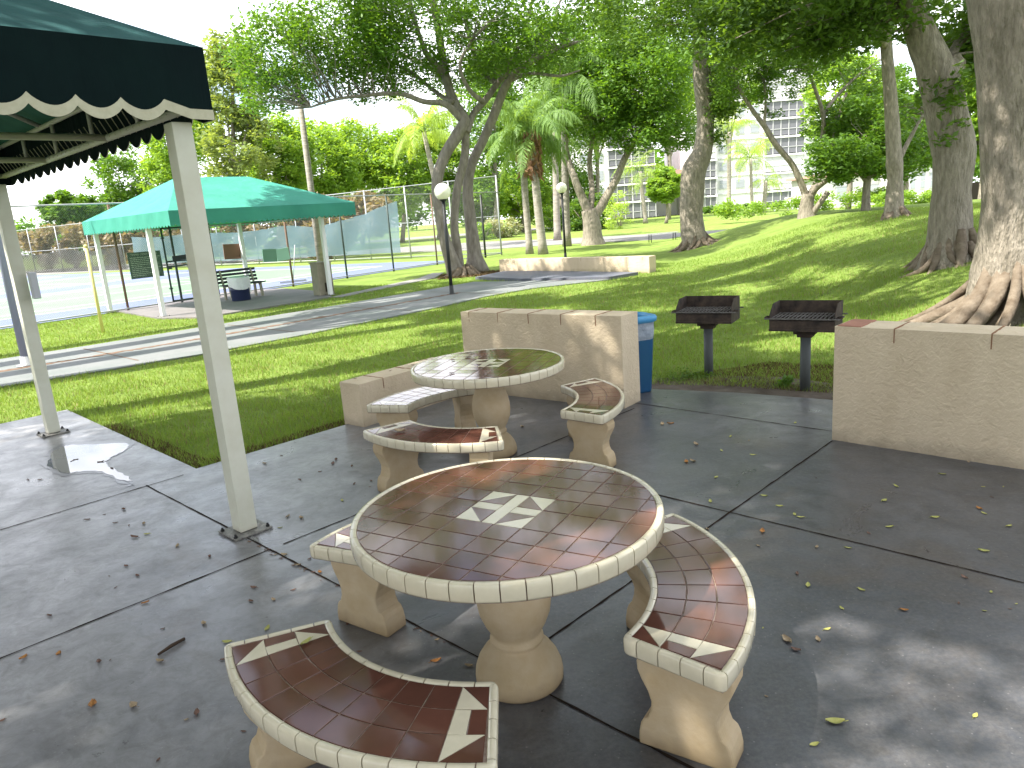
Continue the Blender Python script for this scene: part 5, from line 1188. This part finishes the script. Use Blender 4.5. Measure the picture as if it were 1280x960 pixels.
for px, py in ((444, 474), (488, 464), (516, 457)): p = at(px, py, .42); put_leaf(1, p.x, p.y, .422, .9, {444: 'dark leaf on the near end of the low kerb wall', 488: 'dark leaf on the middle of the low kerb wall', 516: 'dark leaf on the low kerb wall close to the farther table'}[px])
a, c = at(198, 820), at(231, 800); b = MB(); b.tube([(0, 0, .008), (c.x - a.x)*.5 and ((c.x-a.x)*.5, (c.y-a.y)*.5, .012), (c.x-a.x, c.y-a.y, .008)], [.006, .009, .007], 8, rough=.15); tag(b.build('twig', M['twig'], None, loc=(a.x, a.y, 0)), 'dark broken twig on the concrete at the lower left', 'twig')
# leaf litter under the wall of the far pad
rng = np.random.default_rng(90); n = 2600; f = rng.uniform(size=n); P = np.stack([-2.2 + 2.4*rng.uniform(size=n), 24.2 + 1.9*rng.uniform(size=n), np.full(n, .01)], 1); C = P
tag(np_mesh('leaf_litter', leaf_verts(P, np.full(n, .02), n, .09, rng), 4, M['dryblade']), kind='stuff')

# ------------------------------------------------------------------ unseen trees and crowns added outside the view to cast shade
def unseen_tree(x, y, z, r, seed, label, n=16000, dens=24, cr=.85):
    g = Vector((x, y, G0)) if y < 3 else Vector((-14.5 - seed % 3, min(5.5, y - 9) + (seed % 5)*.5, G0)); c = Vector((x, y, z)); pp = bez([g, g.lerp(c, .5) + Vector((.3, .2, 0)), c], 5); lim = [(pp, [.38*(1 - .5*i/(len(pp)-1)) for i in range(len(pp))])]
    for q in range(6): a = q*1.05; e = c + Vector((math.cos(a)*r*.7, math.sin(a)*r*.7, .6)); pq = bez([pp[-4], pp[-4].lerp(e, .5) + Vector((0, 0, .5)), e], 4); lim.append((pq, [.13*(1 - .75*i/(len(pq)-1)) for i in range(len(pq))]))
    tree('unseen_shade_tree', label, g, lim, [((x, y, z), (r, r, 1.7), int(r*dens), cr)], n, .19, 'leaf_dark', 'bark', 'unseen trees added for shade', seed, None, .3, sides=10)
for k, (x, y, z, r, lab) in enumerate((
    (-11.0, 1.5, 9.0, 4.6, 'unseen leafy tree added for shade left of the patio past the canopy'), (-7.5, -3.5, 9.0, 4.6, 'unseen leafy tree added for shade left of the viewer near the canopy'),
    (-6.2, 4.2, 10.2, 3.6, 'unseen leafy tree added for shade, its crown over the left canopy'), (-2.2, -4.5, 9.0, 4.4, 'unseen leafy tree added for shade straight behind the nearest bench'),
    (-2.6, 1.4, 10.5, 3.4, 'unseen leafy crown added for shade above the nearest tiled table'), (3.0, -3.0, 9.5, 4.4, 'unseen leafy tree added for shade behind the right hand tiled bench'),
    (.2, -1.0, 10.8, 3.4, 'unseen leafy crown added for shade above the bench right of the nearest table'), (8.2, -2.8, 9.0, 4.2, 'unseen leafy tree added for shade past the near end of the right stucco wall'), (-5.0, 9.2, 10.6, 3.6, 'unseen leafy crown added for shade over the lawn corner behind the left canopy'),
    (.6, 9.5, 11.0, 4.0, 'unseen leafy crown added for shade high above the farther tiled table'), (-2.6, 14.5, 12.2, 3.0, 'unseen leafy crown added for shade high above the path'),
    (-8.4, 13.6, 10.6, 2.8, 'unseen leafy crown added for shade left of the path above the lawn'), (-10.6, 17.2, 12.4, 2.6, 'unseen leafy crown added for shade high over the left end of the teal canopy'),
    (-4.9, 19.6, 11.6, 2.7, 'unseen leafy crown added for shade high above the path near the twisting trunks'))):
    unseen_tree(x, y, z, r, 101 + k, lab, 26000 if k < 8 else 12000, 24 if k < 8 else 9, .85 if k < 8 else .7)

# ------------------------------------------------------------------ camera, sky, sun
cam = bpy.data.cameras.new('camera'); co = bpy.data.objects.new('camera', cam); COL.objects.link(co)
m3 = Matrix((CR, CU, -_F)).transposed(); co.matrix_world = Matrix.Translation(CAM) @ m3.to_4x4()
cam.sensor_width = 36; cam.lens = FPX/1280*36; cam.clip_end = 2000; cam.clip_start = .05; SC.camera = co
SUN_AZ = Vector((-.90, -.42, 0)).normalized(); EL = R_(54)
sd = bpy.data.lights.new('sun', 'SUN'); sd.energy = 4.9; sd.angle = R_(.55); sd.color = (1, .95, .86); so = bpy.data.objects.new('sun', sd); COL.objects.link(so)
dirv = SUN_AZ*math.cos(EL) + Vector((0, 0, math.sin(EL))); so.rotation_euler = dirv.to_track_quat('Z', 'Y').to_euler(); so.location = (0, 0, 30)
w = bpy.data.worlds.new('World'); SC.world = w; w.use_nodes = True; N = w.node_tree.nodes; L = w.node_tree.links; bg = N['Background']
sky = N.new('ShaderNodeTexSky'); sky.sky_type = 'NISHITA'; sky.sun_disc = False; sky.sun_elevation = EL; sky.sun_rotation = math.atan2(SUN_AZ.x, SUN_AZ.y); sky.air_density = 1.2; sky.dust_density = 2.0
tc = N.new('ShaderNodeTexCoord'); nz = N.new('ShaderNodeTexNoise'); nz.inputs['Scale'].default_value = 3.2; nz.inputs['Detail'].default_value = 8; nz.inputs['Distortion'].default_value = .4
mp = N.new('ShaderNodeMapping'); mp.inputs['Scale'].default_value = (1, 1, 2.6); L.new(tc.outputs['Generated'], mp.inputs[0]); L.new(mp.outputs[0], nz.inputs['Vector'])
mr = N.new('ShaderNodeMapRange'); mr.inputs[1].default_value = .38; mr.inputs[2].default_value = .56; L.new(nz.outputs['Fac'], mr.inputs[0])
mx = N.new('ShaderNodeMix'); mx.data_type = 'RGBA'; L.new(mr.outputs[0], mx.inputs[0]); L.new(sky.outputs[0], mx.inputs[6]); mx.inputs[7].default_value = (9.5, 9.6, 10.2, 1); L.new(mx.outputs[2], bg.inputs[0]); bg.inputs[1].default_value = .125
SC.render.engine = 'CYCLES'; SC.view_settings.view_transform = 'Standard'; SC.view_settings.look = 'None'; SC.view_settings.exposure = 1.55; SC.view_settings.gamma = 1
SC.cycles.max_bounces = 6; SC.cycles.transparent_max_bounces = 16; SC.cycles.transmission_bounces = 4; SC.cycles.use_denoising = True
SC.render.resolution_x = 1024; SC.render.resolution_y = 768
